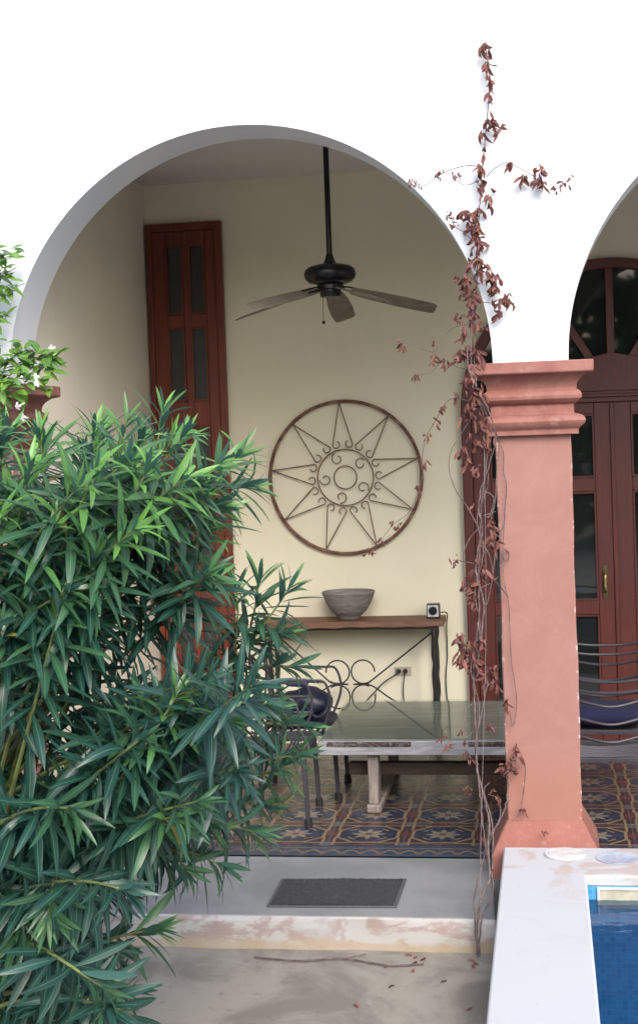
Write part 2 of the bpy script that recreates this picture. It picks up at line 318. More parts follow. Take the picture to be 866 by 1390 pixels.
# ------------------------------------------------------------------ mesh builder
def wloc(o):
    v = Vector((0, 0, 0))
    while o is not None: v += o.location; o = o.parent
    return v
class MB:
    def __init__(s): s.v = []; s.f = []; s.uv = []; s.t = []; s.leaf = False
    def add(s, vs, fs):
        n = len(s.v); s.v += [Vector(v) for v in vs]; s.f += [tuple(i+n for i in f) for f in fs]; return s
    def box(s, a, b):
        x0, y0, z0 = a; x1, y1, z1 = b
        if x0 > x1: x0, x1 = x1, x0
        if y0 > y1: y0, y1 = y1, y0
        if z0 > z1: z0, z1 = z1, z0
        return s.add([(x0,y0,z0),(x1,y0,z0),(x1,y1,z0),(x0,y1,z0),(x0,y0,z1),(x1,y0,z1),(x1,y1,z1),(x0,y1,z1)],
                     [(0,3,2,1),(4,5,6,7),(0,1,5,4),(1,2,6,5),(2,3,7,6),(3,0,4,7)])
    def hexa(s, bot, top):      # four bottom corners, four top corners, counter-clockwise
        return s.add(list(bot)+list(top), [(0,3,2,1),(4,5,6,7),(0,1,5,4),(1,2,6,5),(2,3,7,6),(3,0,4,7)])
    def tube(s, pts, r, n=8, cap=True, closed=False, flat=None):
        pts = [Vector(p) for p in pts]; m_ = len(pts)
        rs = r if isinstance(r, (list, tuple)) else [r]*m_
        base = len(s.v); up = None
        for i, p in enumerate(pts):
            if closed: t = pts[(i+1) % m_]-pts[i-1]
            else: t = pts[min(i+1, m_-1)]-pts[max(i-1, 0)]
            if t.length < 1e-9: t = Vector((0, 0, 1))
            t.normalize()
            if up is None: up = Vector((0, 0, 1)) if abs(t.z) < 0.9 else Vector((1, 0, 0))
            a = t.cross(up)
            if a.length < 1e-6: a = t.orthogonal()
            a.normalize(); bb = t.cross(a).normalized(); up = -bb if bb.dot(up) < 0 else bb
            bb = up; a = t.cross(bb).normalized()
            for j in range(n):
                an = 2*PI*j/n + (PI/4 if n == 4 else 0)
                s.v.append(p + a*math.cos(an)*rs[i] + bb*math.sin(an)*rs[i]*(flat or 1))
        for i in range(m_ if closed else m_-1):
            for j in range(n):
                i2 = (i+1) % m_
                s.f.append((base+i*n+j, base+i*n+(j+1) % n, base+i2*n+(j+1) % n, base+i2*n+j))
        if cap and not closed:
            s.f.append(tuple(base+j for j in range(n))[::-1]); s.f.append(tuple(base+(m_-1)*n+j for j in range(n)))
        return s
    def lathe(s, c, prof, n=32, axis='z', sx=1, sy=1):
        base = len(s.v); c = Vector(c)
        for (r_, h) in prof:
            for j in range(n):
                an = 2*PI*j/n
                if axis == 'z': s.v.append(c+Vector((r_*math.cos(an)*sx, r_*math.sin(an)*sy, h)))
                else: s.v.append(c+Vector((r_*math.cos(an), -h, r_*math.sin(an))))
        for i in range(len(prof)-1):
            for j in range(n):
                s.f.append((base+i*n+j, base+i*n+(j+1) % n, base+(i+1)*n+(j+1) % n, base+(i+1)*n+j))
        s.f.append(tuple(base+j for j in range(n))[::-1]); s.f.append(tuple(base+(len(prof)-1)*n+j for j in range(n)))
        return s
    def sqlathe(s, x0, x1, y0, y1, prof):       # moulding that runs round a rectangle: (offset, z)
        base = len(s.v)
        for (o, z) in prof:
            s.v += [Vector(v) for v in ((x0-o, y0-o, z), (x1+o, y0-o, z), (x1+o, y1+o, z), (x0-o, y1+o, z))]
        for i in range(len(prof)-1):
            for j in range(4):
                s.f.append((base+i*4+j, base+i*4+(j+1) % 4, base+(i+1)*4+(j+1) % 4, base+(i+1)*4+j))
        s.f.append(tuple(base+j for j in range(4))[::-1]); k_ = base+(len(prof)-1)*4
        s.f.append((k_, k_+1, k_+2, k_+3)); return s
    def slab(s, poly, y0, y1):       # polygon in x,z pushed from y0 to y1
        n = len(poly); base = len(s.v)
        s.v += [Vector((x, y0, z)) for x, z in poly] + [Vector((x, y1, z)) for x, z in poly]
        s.f.append(tuple(range(base, base+n))); s.f.append(tuple(range(base+n, base+2*n))[::-1])
        for i in range(n): s.f.append((base+i, base+n+i, base+n+(i+1) % n, base+(i+1) % n))
        return s
    def leafblade(s, base, d, nrm, L, W, bend=0.15, fold=0.25, age=0.0, rnd=0.0, twist=0.0, prof=None, curl=0.0):
        s.leaf = True
        d = Vector(d).normalized(); nrm = Vector(nrm); nrm = (nrm - d*nrm.dot(d))
        if nrm.length < 1e-4: nrm = d.orthogonal()
        nrm.normalize(); side = d.cross(nrm).normalized()
        prof = prof or ((0, .10), (.2, .62), (.45, 1.0), (.7, .80), (.88, .42), (1, .02))
        n0 = len(s.v); p = Vector(base); prev = 0; ang = 0
        for i, (t, w) in enumerate(prof):
            st = (t-prev)*L; prev = t
            ang = bend*t*2
            dd = (d*math.cos(ang) - nrm*math.sin(ang)).normalized(); nn = (nrm*math.cos(ang)+d*math.sin(ang)).normalized()
            p = p + dd*st
            tw = twist*t
            sd = side*math.cos(tw)+nn*math.sin(tw); n2 = nn*math.cos(tw)-side*math.sin(tw)
            hw = W*0.5*w
            up = n2*hw*(fold + curl*t)
            s.v += [p - sd*hw*(1-abs(curl)*0.4*t) + up, p.copy(), p + sd*hw*(1-abs(curl)*0.4*t) + up]
            s.t += [(age, rnd, 0)]*3
        for i in range(len(prof)-1):
            a = n0+i*3; t0, t1 = prof[i][0], prof[i+1][0]
            s.f.append((a, a+1, a+4, a+3)); s.uv.append(((0, t0), (.5, t0), (.5, t1), (0, t1)))
            s.f.append((a+1, a+2, a+5, a+4)); s.uv.append(((.5, t0), (1, t0), (1, t1), (.5, t1)))
    def build(s, name, mat, parent=None, smooth=False, bevel=0, label=None, seg=2, angle=35):
        me = bpy.data.meshes.new(name)
        off = wloc(parent) if parent else Vector((0, 0, 0))
        me.from_pydata([v-off for v in s.v], [], s.f)
        if s.leaf:
            ul = me.uv_layers.new(name='UVMap'); flat = []
            for q_ in s.uv:
                for c_ in q_: flat += [c_[0], c_[1]]
            ul.data.foreach_set('uv', flat)
            at_ = me.attributes.new('tint', 'FLOAT_VECTOR', 'POINT'); fl = []
            for t_ in s.t: fl += list(t_)
            at_.data.foreach_set('vector', fl)
        me.materials.append(M[mat] if isinstance(mat, str) else mat)
        o = bpy.data.objects.new(name, me); col.objects.link(o)
        if parent: o.parent = parent
        if smooth:
            me.polygons.foreach_set('use_smooth', [True]*len(me.polygons))
            if not s.leaf: me.set_sharp_from_angle(angle=R(angle))
        if bevel:
            bv = o.modifiers.new('bevel', 'BEVEL'); bv.width = bevel; bv.segments = seg; bv.limit_method = 'ANGLE'; bv.angle_limit = R(40)
        if label: o['label'] = label
        me.validate()
        return o
def thing(name, label, cat, loc=(0, 0, 0), group=None):
    o = bpy.data.objects.new(name, None); o.empty_display_size = 0.1; col.objects.link(o); o.location = loc
    o['label'] = label; o['category'] = cat
    if group: o['group'] = group
    return o
def tag(o, label, cat, group=None):
    o['label'] = label; o['category'] = cat
    if group: o['group'] = group
    return o
def struct(o): o['kind'] = 'structure'; return o
def bez(pts, n=10):       # Catmull-Rom through the points
    P_ = [Vector(p) for p in pts]; P_ = [P_[0]*2-P_[1]] + P_ + [P_[-1]*2-P_[-2]]; out = []
    for i in range(1, len(P_)-2):
        for j in range(n):
            t = j/n; a, b_, c_, d_ = P_[i-1], P_[i], P_[i+1], P_[i+2]
            out.append(0.5*((2*b_)+(c_-a)*t+(2*a-5*b_+4*c_-d_)*t*t+(3*b_-a-3*c_+d_)*t**3))
    out.append(P_[-2]); return out

# ------------------------------------------------------------------ setting: ground, pool
GZ = -0.16; CT = 0.17; WT = 0.36; WB = 3.2; CEIL = 4.23
PX0, PX1, PY0, PY1 = 0.13, 3.6, -5.2, -0.58         # pool basin
CL = -0.27                                          # outer left edge of the coping
g = MB()
E0, E1 = -120, 120
for (x0, y0, x1, y1) in ((E0, E0, E1, PY0), (E0, PY1, E1, E1), (E0, PY0, PX0, PY1), (PX1, PY0, E1, PY1)):
    g.add([(x0, y0, GZ), (x1, y0, GZ), (x1, y1, GZ), (x0, y1, GZ)], [(0, 1, 2, 3)])
struct(g.build('ground', 'ground'))
pf = MB(); pf.add([(-2.93, 0.28, 0), (6.0, 0.28, 0), (6.0, WB+.05, 0), (-2.93, WB+.05, 0)], [(0, 1, 2, 3)])
struct(pf.build('porch_floor', 'tiles'))
pv = MB(); pv.add([(E0/8, -16, GZ+.004), (PX0-.45, -16, GZ+.004), (PX0-.45, -2.6, GZ+.004), (E0/8, -2.6, GZ+.004)], [(0, 1, 2, 3)])
pv.add([(PX0-.45, -16, GZ+.004), (E1/8, -16, GZ+.004), (E1/8, PY0-.41, GZ+.004), (PX0-.45, PY0-.41, GZ+.004)], [(0, 1, 2, 3)])
struct(pv.build('terrace_paving', 'paving'))  # unseen pale ground, added to bounce sunlight onto the porch ceiling
# step slab: grey top, peeling front
SR = atz(668, 1163, 0).x; SR2 = atz(672, 1247, 0).x
FY = -0.715
st = thing('step', 'low grey concrete step with peeling pinkish front before the porch', 'step', (-1.8, -0.2, GZ))
mb = MB()
mb.hexa([(-3.2, FY+.012, GZ-.05), (SR2, FY+.012, GZ-.05), (SR, 0.278, GZ-.05), (-3.2, 0.278, GZ-.05)],
        [(-3.2, FY+.012, -0.004), (SR2, FY+.012, -0.004), (SR, 0.278, -0.004), (-3.2, 0.278, -0.004)])
mb.build('slab', 'slab', st, bevel=0.012, smooth=True)
mb = MB(); nseg = 60; X0 = -3.2
prof = [(-0.0, 0.0), (-0.012, -0.006), (-0.016, -0.02), (-0.012, -0.09), (-0.016, -0.14), (-0.022, -0.20)]
base = 0
for i in range(nseg+1):
    x = X0 + (SR2-X0)*i/nseg
    w_ = 0.006*math.sin(x*5.1)+0.004*math.sin(x*13+1)
    for (dy, z) in prof: mb.v.append(Vector((x, FY+.012+dy+w_*(1 if z < -0.01 else .3), z-0.0065)))
for i in range(nseg):
    for j in range(len(prof)-1):
        a = i*len(prof)+j; mb.f.append((a, a+1, a+1+len(prof), a+len(prof)))
mb.build('riser', 'riser', st, smooth=True)
# threshold under the right arch (porch floor edge) and floor edge
mb = MB(); mb.box((SR+.01, -0.10, GZ-.05), (6.0, 0.276, -0.004)); struct(mb.build('porch_edge', 'slab'))
# pool
pool = MB()
d_ = -0.95
pool.add([(PX0, PY0, CT-.05), (PX1, PY0, CT-.05), (PX1, PY1, CT-.05), (PX0, PY1, CT-.05), (PX0, PY0, d_), (PX1, PY0, d_), (PX1, PY1, d_), (PX0, PY1, d_)],
         [(4, 5, 6, 7), (0, 1, 5, 4), (1, 2, 6, 5), (2, 3, 7, 6), (3, 0, 4, 7)])
struct(pool.build('pool_basin', 'mosaic'))
w = MB(); w.add([(PX0, PY0, .055), (PX1, PY0, .055), (PX1, PY1, .055), (PX0, PY1, .055)], [(0, 1, 2, 3)])
struct(w.build('pool_water', 'water'))
cp = MB(); ot = 0.055
CB = -0.115
cp.box((CL, PY0-.4, CT-ot), (PX0-.0, CB, CT)); cp.box((PX0+.0, PY1-.0, CT-ot), (PX1+.4, CB, CT)); cp.box((PX1, PY0-.4, CT-ot), (PX1+.4, PY1, CT)); cp.box((PX0, PY0-.4, CT-ot), (PX1, PY0, CT))
# one continuous deck ring
cp = MB()
ox0, ox1, oy0, oy1 = CL, PX1+.4, PY0-.4, CB
def ring(z): return [(ox0, oy0, z), (ox1, oy0, z), (ox1, oy1, z), (ox0, oy1, z), (PX0-.0, PY0, z), (PX1, PY0, z), (PX1, PY1, z), (PX0, PY1, z)]
cp.add(ring(CT-ot)+ring(CT), [(8,9,13,12),(9,10,14,13),(10,11,15,14),(11,8,12,15),(0,4,5,1),(1,5,6,2),(2,6,7,3),(3,7,4,0),
    (0,1,9,8),(1,2,10,9),(2,3,11,10),(3,0,8,11),(4,12,13,5),(5,13,14,6),(6,14,15,7),(7,15,12,4)])
struct(cp.build('pool_coping', 'coping', bevel=0.01, smooth=True))
mb = MB(); mb.box((CL+.02, PY0-.38, GZ-.05), (PX0-.002, CB-.01, CT-ot)); mb.box((PX0-.002, PY1+.002, GZ-.05), (PX1+.38, CB-.01, CT-ot))
struct(mb.build('pool_wall', 'coping'))
sk = thing('pool_skimmer', 'cream skimmer opening in the blue tiled pool side', 'skimmer', (0.33, PY1, 0.09))
x0s = at(810, 1210, PY1).x; x1s = x0s+0.21
zt_ = at(830, 1204, PY1).z; zb_ = at(830, 1219, PY1).z - .03
mb = MB(); t_ = 0.012
mb.box((x0s, PY1-.012, zt_-t_), (x1s, PY1-.001, zt_)); mb.box((x0s, PY1-.012, zb_), (x1s, PY1-.001, zb_+t_)); mb.box((x0s, PY1-.012, zb_+t_), (x0s+t_, PY1-.001, zt_-t_)); mb.box((x1s-t_, PY1-.012, zb_+t_), (x1s, PY1-.001, zt_-t_))
mb.build('frame', 'lidw', sk)
mb = MB(); mb.box((x0s+t_, PY1-.006, zb_+t_), (x1s-t_, PY1-.001, zt_-t_)); mb.build('flap', 'ivory', sk)
l1 = atz(767, 1161, CT); l2 = atz(838, 1165, CT)
mb = MB(); mb.lathe((l1.x, l1.y, CT+.001), [(.10, 0), (.102, .006), (.098, .011), (.086, .010), (.082, .013), (.0012, .014)], 40)
tag(mb.build('skimmer_lid', 'lidw', smooth=True), 'round white lid standing slightly proud of the pool coping by the pillar', 'lid')
mb = MB(); mb.lathe((l2.x, l2.y, CT+.001), [(.105, 0), (.106, .003), (.100, .004), (.094, .002), (.0012, .002)], 40)
tag(mb.build('drain_cover', 'lidb', smooth=True), 'flat pale lilac round cover set in the pool coping near the water', 'cover')

# ------------------------------------------------------------------ the house
SP = 2.62; PW = 0.38; AR = 1.29
pillars = [(-3.21, -2.83), (-0.25, 0.13), (2.71, 3.09), (5.67, 6.05)]
arches = [(-2.83, -0.25), (0.13, 2.71), (3.09, 5.67)]
house = thing('house', 'white arcaded house with cream porch walls behind two arches', 'house', (0, 0, 0))
mb = MB(); TOP = 5.6
cols = [(-9.0, GZ-.1), (-3.2101, GZ-.1), (-3.21, SP)]
for (x0, x1) in arches:
    xc = (x0+x1)/2; ns = 64
    for i in range(ns+1):
        a = PI - PI*i/ns
        cols.append((xc+AR*math.cos(a), SP+AR*math.sin(a)*1.008))
    cols.append((x1+0.0001, SP))
cols += [(6.05, SP), (6.0501, GZ-.1), (9.0, GZ-.1)]
n = len(cols)
front = [mb.v.append(Vector((x, 0, z))) for x, z in cols]; [mb.v.append(Vector((x, 0, TOP))) for x, z in cols]
[mb.v.append(Vector((x, WT, z))) for x, z in cols]; [mb.v.append(Vector((x, WT, TOP))) for x, z in cols]
for i in range(n-1):
    mb.f += [(i, i+1, n+i+1, n+i), (2*n+i+1, 2*n+i, 3*n+i, 3*n+i+1), (i+1, i, 2*n+i, 2*n+i+1), (n+i, n+i+1, 3*n+i+1, 3*n+i)]
mb.f += [(0, n, 3*n, 2*n), (n-1, 3*n-1, 4*n-1, 2*n-1)]
fw = mb.build('facade_wall', 'white', house, smooth=True, angle=30)
# soft arris along the arch: bevel only sharp edges
bv = fw.modifiers.new('bevel', 'BEVEL'); bv.width = 0.008; bv.segments = 3; bv.limit_method = 'ANGLE'; bv.angle_limit = R(60)
mb = MB(); mb.box((-2.93, WB, GZ-.1), (6.0, WB+.2, TOP)); mb.build('back_wall', 'cream', house)
mb = MB(); mb.box((-3.2, WT, GZ-.1), (-2.93, WB+.2, TOP)); mb.build('side_wall', 'side', house)
mb = MB(); mb.box((6.0, WT, GZ-.1), (6.2, WB+.2, TOP)); mb.build('end_wall', 'side', house)
mb = MB(); mb.box((-2.93, WT, CEIL), (6.0, WB, CEIL+.12)); mb.build('ceiling', 'ceil', house)
mb = MB(); mb.box((-3.3, -.05, TOP), (6.3, WB+.3, TOP+.1)); mb.build('roof', 'slab', house)
def zf(py, px=776): return at(px, py, 0).z
capz = [(0.0, SP-.41)]
caps = [(0.042, 588), (0.042, 581), (0.05, 579), (0.072, 574), (0.078, 570), (0.072, 565), (0.055, 562), (0.022, 560), (0.022, 547), (0.042, 545), (0.06, 540), (0.063, 536), (0.055, 531), (0.036, 527), (0.040, 520), (0.055, 514), (0.085, 508), (0.118, 506), (0.122, 505), (0.122, 490)]
def zc_(py): return SP - (py-490)/264.0
for i, (x0, x1) in enumerate(pillars):
    lab = ['terracotta pillar at the left behind the shrub', 'terracotta pillar between the two arches', None, None][i]
    mb = MB()
    if i == 1:       # shaft with faintly uneven edges
        nz = 26
        z0, z1 = 0.26, zc_(588)
        for j in range(nz+1):
            z = z0+(z1-z0)*j/nz; e = [0.0022*math.sin(z*q1+q2)+.0015*math.sin(z*q1*3.1) for q1, q2 in ((5, 0), (7, 1), (6, 2), (8, 3))]
            mb.v += [Vector((x0+e[0], -.0+e[1], z)), Vector((x1+e[2], 0+e[3], z)), Vector((x1+e[1], WT+.02, z)), Vector((x0+e[3], WT+.02, z))]
        for j in range(nz):
            for q_ in range(4): a = j*4; mb.f.append((a+q_, a+(q_+1) % 4, a+4+(q_+1) % 4, a+4+q_))
        mb.f.append((0, 3, 2, 1))
    else: mb.box((x0, 0, GZ-.1), (x1, WT+.02, zc_(588)))
    pil = mb.build('pillar', 'shaft', house, bevel=0.008, smooth=True)
    if lab: pil['label'] = lab
    mb = MB(); mb.sqlathe(x0+.002, x1-.002, 0.002, WT-.002, [(o, zc_(y) - (0.0015 if y == 490 else 0)) for o, y in caps])
    mb.build('capital', 'cap', pil, bevel=0.004, smooth=True, angle=28)
    mb = MB(); mb.sqlathe(x0+.001, x1-.001, 0.001, WT-.001, [(0.085, GZ-.1), (0.085, 0.11), (0.08, 0.125), (0.006, 0.272), (0.0, 0.279)])
    mb.build('plinth', 'plinth', pil, bevel=0.01, smooth=True)

# narrow tall door at the left of the back wall
def frame_box(mb, x0, x1, z0, z1, y, t): mb.box((x0, y, z0), (x1, y+t, z1))
nd0, nd1, ndt = -2.915, -2.335, 3.93
Yf = WB-.055
mb = MB()
mb.slab([(nd0, 0), (nd0, ndt), (nd1, ndt), (nd1, 0), (nd1-.055, 0), (nd1-.055, ndt-.06), (nd0+.04, ndt-.06), (nd0+.04, 0)], Yf, WB-.001)
ndoor = mb.build('narrow_door', 'door', house, bevel=0.006, smooth=True, label='tall narrow red wooden door with paired dark panes')
lx0, lx1 = nd0+.042, nd1-.057
cols_ = [(lx0+.105, lx0+.235), (lx1-.20, lx1-.075)]
rows = []
def zw(py, px=260): return at(px, py, WB).z
rows = [(zw(427), zw(333)), (zw(545), zw(445)), (zw(668), zw(580)), (zw(790), zw(690)), (zw(905), zw(812))]
def leaf_with_panes(parent, x0, x1, z0, z1, cols_, rows, y, mat, gmat, nm='door_leaf'):
    mb = MB(); xs = [x0]+[v for c_ in cols_ for v in c_]+[x1]; t = .035
    for i in range(0, len(xs), 2): mb.box((xs[i], y, z0), (xs[i+1], y+t, z1))
    zs = sorted([z for r_ in rows for z in r_]); zz_ = [z0]+zs+[z1]
    for i in range(0, len(zz_), 2):
        for (a, b_) in cols_: mb.box((a+.0005, y+.002, zz_[i]), (b_-.0005, y+t-.002, zz_[i+1]))
    lf = mb.build(nm, mat, parent, bevel=0.004, smooth=True)
    for (a, b_) in cols_:
        for (za, zb) in rows:
            bd = MB(); e = .013            # glazing bead round each pane
            bd.slab([(a+.001, za+.001), (b_-.001, za+.001), (b_-.001, za+e), (a+.001, za+e)], y-.007, y+.02)
            bd.slab([(a+.001, zb-e), (b_-.001, zb-e), (b_-.001, zb-.001), (a+.001, zb-.001)], y-.007, y+.02)
            bd.slab([(a+.001, za+e), (a+e, za+e), (a+e, zb-e), (a+.001, zb-e)], y-.007, y+.02)
            bd.slab([(b_-e, za+e), (b_-.001, za+e), (b_-.001, zb-e), (b_-e, zb-e)], y-.007, y+.02)
            bd.build('glazing_bead', mat, parent)
            g_ = MB(); g_.box((a+.002, y+.022, za+.002), (b_-.002, y+.026, zb-.002)); g_.build('pane', gmat, parent)
leaf_with_panes(ndoor, lx0, lx1, 0.02, ndt-.063, cols_, rows, WB-.045, 'door', 'glass2')

# arched double door
dc = 0.485; dl = -0.60; dr = 2*dc-dl; sz = 2.42; Ro = (dr-dl)/2; Rz = 3.50-sz
def arc(rx, rz, a0, a1, n_): return [(dc+rx*math.cos(a0+(a1-a0)*i/n_), sz+rz*math.sin(a0+(a1-a0)*i/n_)) for i in range(n_+1)]
mb = MB(); fwid = .075
outer = [(dl, 0)]+arc(Ro, Rz, PI, 0, 48)+[(dr, 0)]
inner = [(dr-fwid, 0)]+arc(Ro-fwid, Rz-fwid, 0, PI, 48)+[(dl+fwid, 0)]
nO = len(outer); A = [Vector((x, 0, z)) for x, z in outer]; B = [Vector((x, 0, z)) for x, z in inner[::-1]]
for (y) in (WB-.075, WB-.001):
    for v in A+B: mb.v.append(Vector((v.x, y, v.z)))
for i in range(nO-1):
    mb.f += [(i, i+1, nO+i+1, nO+i), (2*nO+i, 3*nO+i, 3*nO+i+1, 2*nO+i+1), (i+1, i, 2*nO+i, 2*nO+i+1), (nO+i, nO+i+1, 3*nO+i+1, 3*nO+i)]
adoor = mb.build('arched_door', 'door2', house, smooth=True, bevel=0.006, label='wide red brown arched double door with fanlight')
lt = zw(541, 800); lb = lt-.0
# transom beam
mb = MB(); mb.box((dl+fwid, WB-.072, lt-.03), (dr-fwid, WB-.001, lt+.05)); mb.box((dl+fwid+.001, WB-.092, lt+.005), (dr-fwid-.001, WB-.0725, lt+.03))
mb.build('transom', 'door2', adoor, bevel=0.005, smooth=True)
# fanlight: glass sheet, solid half-round heart, radial bars
mb = MB(); mb.slab(arc(Ro-fwid-.002, Rz-fwid-.002, PI, 0, 48)[:0] + [(dl+fwid+.002, lt+.052)] + [(x, z) for x, z in arc(Ro-fwid-.002, Rz-fwid-.002, PI, 0, 48) if z > lt+.06] + [(dr-fwid-.002, lt+.052)], WB-.03, WB-.024)
mb.build('fanlight_glass', 'glass', adoor)
hub = (dc, lt+.05)
mb = MB(); hr = 0.33
mb.slab([(hub[0]-hr-.28, hub[1])]+[(hub[0]+hr*math.cos(PI-PI*i/4)*1.0, hub[1]+(hr-.04)*(math.sin(PI*i/4)*.55+.4)) for i in range(5)]+[(hub[0]+hr+.28, hub[1])], WB-.066, WB-.0305)
mb.build('fanlight_heart', 'door2', adoor, bevel=0.004, smooth=True)
for ang in (150, 122, 90, 58, 30):
    a = R(ang); dv = Vector((math.cos(a), math.sin(a))); nv = Vector((-dv.y, dv.x))*.028
    # to the inner arc
    t1 = 0.2
    while True:
        x, z = hub[0]+dv.x*t1, hub[1]+dv.y*t1
        if ((x-dc)/(Ro-fwid))**2+((z-sz)/(Rz-fwid))**2 >= .998 or t1 > 3: break
        t1 += .005
    p0 = Vector(hub)+dv*.2; p1 = Vector(hub)+dv*(t1+.002)
    mb = MB(); mb.slab([tuple(p0-nv), tuple(p1-nv), tuple(p1+nv), tuple(p0+nv)], WB-.0625+.0001*ang/10, WB-.0312)
    mb.build('fanlight_bar', 'door2', adoor, bevel=0.004, smooth=True)
def zd(py): return at(800, py, WB).z
rws = [(zd(648), zd(562)), (zd(814), zd(667)), (zd(950), zd(833))]
cx = dc-.003
for sgn in (-1, 1):
    if sgn < 0: a0, a1 = dl+fwid+.002, cx-.002
    else: a0, a1 = cx+.002, dr-fwid-.002
    wdt = a1-a0
    cc_ = [(a0+.125, a0+.125+.335), (a1-.13-.335, a1-.13)]
    leaf_with_panes(adoor, a0, a1, 0.02, lt-.032, cc_, rws, WB-.06, 'door2', 'glass')
mb = MB(); mb.box((cx-.02, WB-.078, .03), (cx+.012, WB-.0605, lt-.035)); mb.build('astragal', 'door2', adoor, bevel=.005, smooth=True)
hp = at(821, 790, WB-.07)
mb = MB(); mb.box((hp.x-.02, WB-.068, hp.z-.12), (hp.x+.02, WB-.0605, hp.z+.12)); mb.build('handle_plate', simple('aged_brass', (0.10, 0.075, 0.04), .5, .7, nscale=20), adoor, bevel=.006)
mb = MB(); mb.tube(bez([(hp.x, WB-.066, hp.z+.07), (hp.x, WB-.10, hp.z+.055), (hp.x, WB-.105, hp.z), (hp.x, WB-.10, hp.z-.055), (hp.x, WB-.066, hp.z-.07)], 6), .009, 8)
mb.build('handle', simple('bright_brass', (0.55, 0.40, 0.18), .25, .9, nscale=20, bstr=0), adoor, smooth=True)

# ------------------------------------------------------------------ sun ornament
oc = at(469, 648, WB-.02); orad = 0.565
orn = thing('wall_ornament', 'round rusty iron sun ornament with nine pointed rays hung on the cream wall', 'wall ornament', (oc.x, WB, oc.z))
YO = WB-.03
def cir(cx_, cz_, r_, n_=64, y=YO): return [(cx_+r_*math.cos(2*PI*i/n_), y, cz_+r_*math.sin(2*PI*i/n_)) for i in range(n_)]
mb = MB(); mb.tube(cir(oc.x, oc.z, orad, 96), .014, 6, closed=True); mb.build('rim', 'ironrim', orn, smooth=True)
mb = MB(); mb.tube(cir(oc.x, oc.z, .208, 64), .005, 6, closed=True); mb.build('inner_ring', 'iron', orn, smooth=True)
mb = MB(); mb.tube(cir(oc.x, oc.z, .085, 48), .0048, 6, closed=True); mb.build('hub_ring', 'iron', orn, smooth=True)
for i in range(9):
    a = R(93 - i*40)
    tipp = Vector((oc.x+math.cos(a)*(orad-.012), YO, oc.z+math.sin(a)*(orad-.012)))
    mb = MB()
    for sg in (-1, 1):
        e = a+sg*R(17.5); foot = Vector((oc.x+math.cos(e)*.25, YO-.004*sg, oc.z+math.sin(e)*.25))
        # ray ending in an outward scroll
        ctr = a+sg*R(17.5)
        pts = [tipp, tipp.lerp(foot, .5), foot]
        cdir = Vector((math.cos(ctr), 0, math.sin(ctr))); tdir = Vector((-math.sin(ctr), 0, math.cos(ctr)))*-sg
        c0 = foot + tdir*.030 + cdir*.0
        for q_ in range(1, 10):
            an = q_/9*R(235)
            rr_ = .030*(1-.25*q_/9)
            pts.append(c0 - tdir*math.cos(an)*rr_ - cdir*math.sin(an)*rr_)
        mb.tube(pts, .0044, 5)
    mb.build('ray', 'iron', orn, smooth=True)
for i in range(5):
    a = R(40+i*72); mb = MB(); pts = []
    c0 = Vector((oc.x+math.cos(a)*.15, YO, oc.z+math.sin(a)*.15))
    for sg in (1,):
        pts = []
        for q_ in range(14):
            an = q_/13*R(330); rr_ = .046*(1-.55*q_/13); ph = a + sg*an
            pts.append(c0 + Vector((math.cos(ph)*rr_, 0, math.sin(ph)*rr_)) - Vector((math.cos(a), 0, math.sin(a)))*.02*0)
        mb.tube(pts, .0044, 5)
    mb.build('scroll', 'iron', orn, smooth=True)

# ------------------------------------------------------------------ ceiling fan
fY = 1.6
fc = at(448, 372, fY)
fan = thing('ceiling_fan', 'black ceiling fan with five drooping grey brown blades on a long rod', 'ceiling fan', (fc.x, fY, CEIL))
tp = at(440, 196, fY)
mb = MB(); mb.tube([(fc.x, fY, fc.z+.09), (fc.x, fY, CEIL)], .018, 14); mb.build('downrod', 'fan', fan, smooth=True)
mb = MB(); mb.lathe((fc.x, fY, CEIL-.09), [(.02, 0), (.05, .02), (.07, .06), (.072, .089)], 28); mb.build('ceiling_cup', 'fan', fan, smooth=True)
u = 1/217.0      # metres per photo pixel at the fan
mb = MB(); mb.lathe((fc.x, fY, fc.z), [(.05, -.07), (.085, -.066), (.135, -.052), (.158, -.028), (.164, 0), (.158, .026), (.135, .046), (.08, .060), (.045, .066), (.032, .085), (.02, .125), (.019, .13)], 40)
mb.build('motor_housing', 'fan', fan, smooth=True, angle=60)
mb = MB(); mb.lathe((fc.x, fY, fc.z-.15), [(.03, 0), (.062, .006), (.068, .02), (.068, .05), (.085, .055), (.085, .079)], 28); mb.build('switch_housing', 'fan', fan, smooth=True)
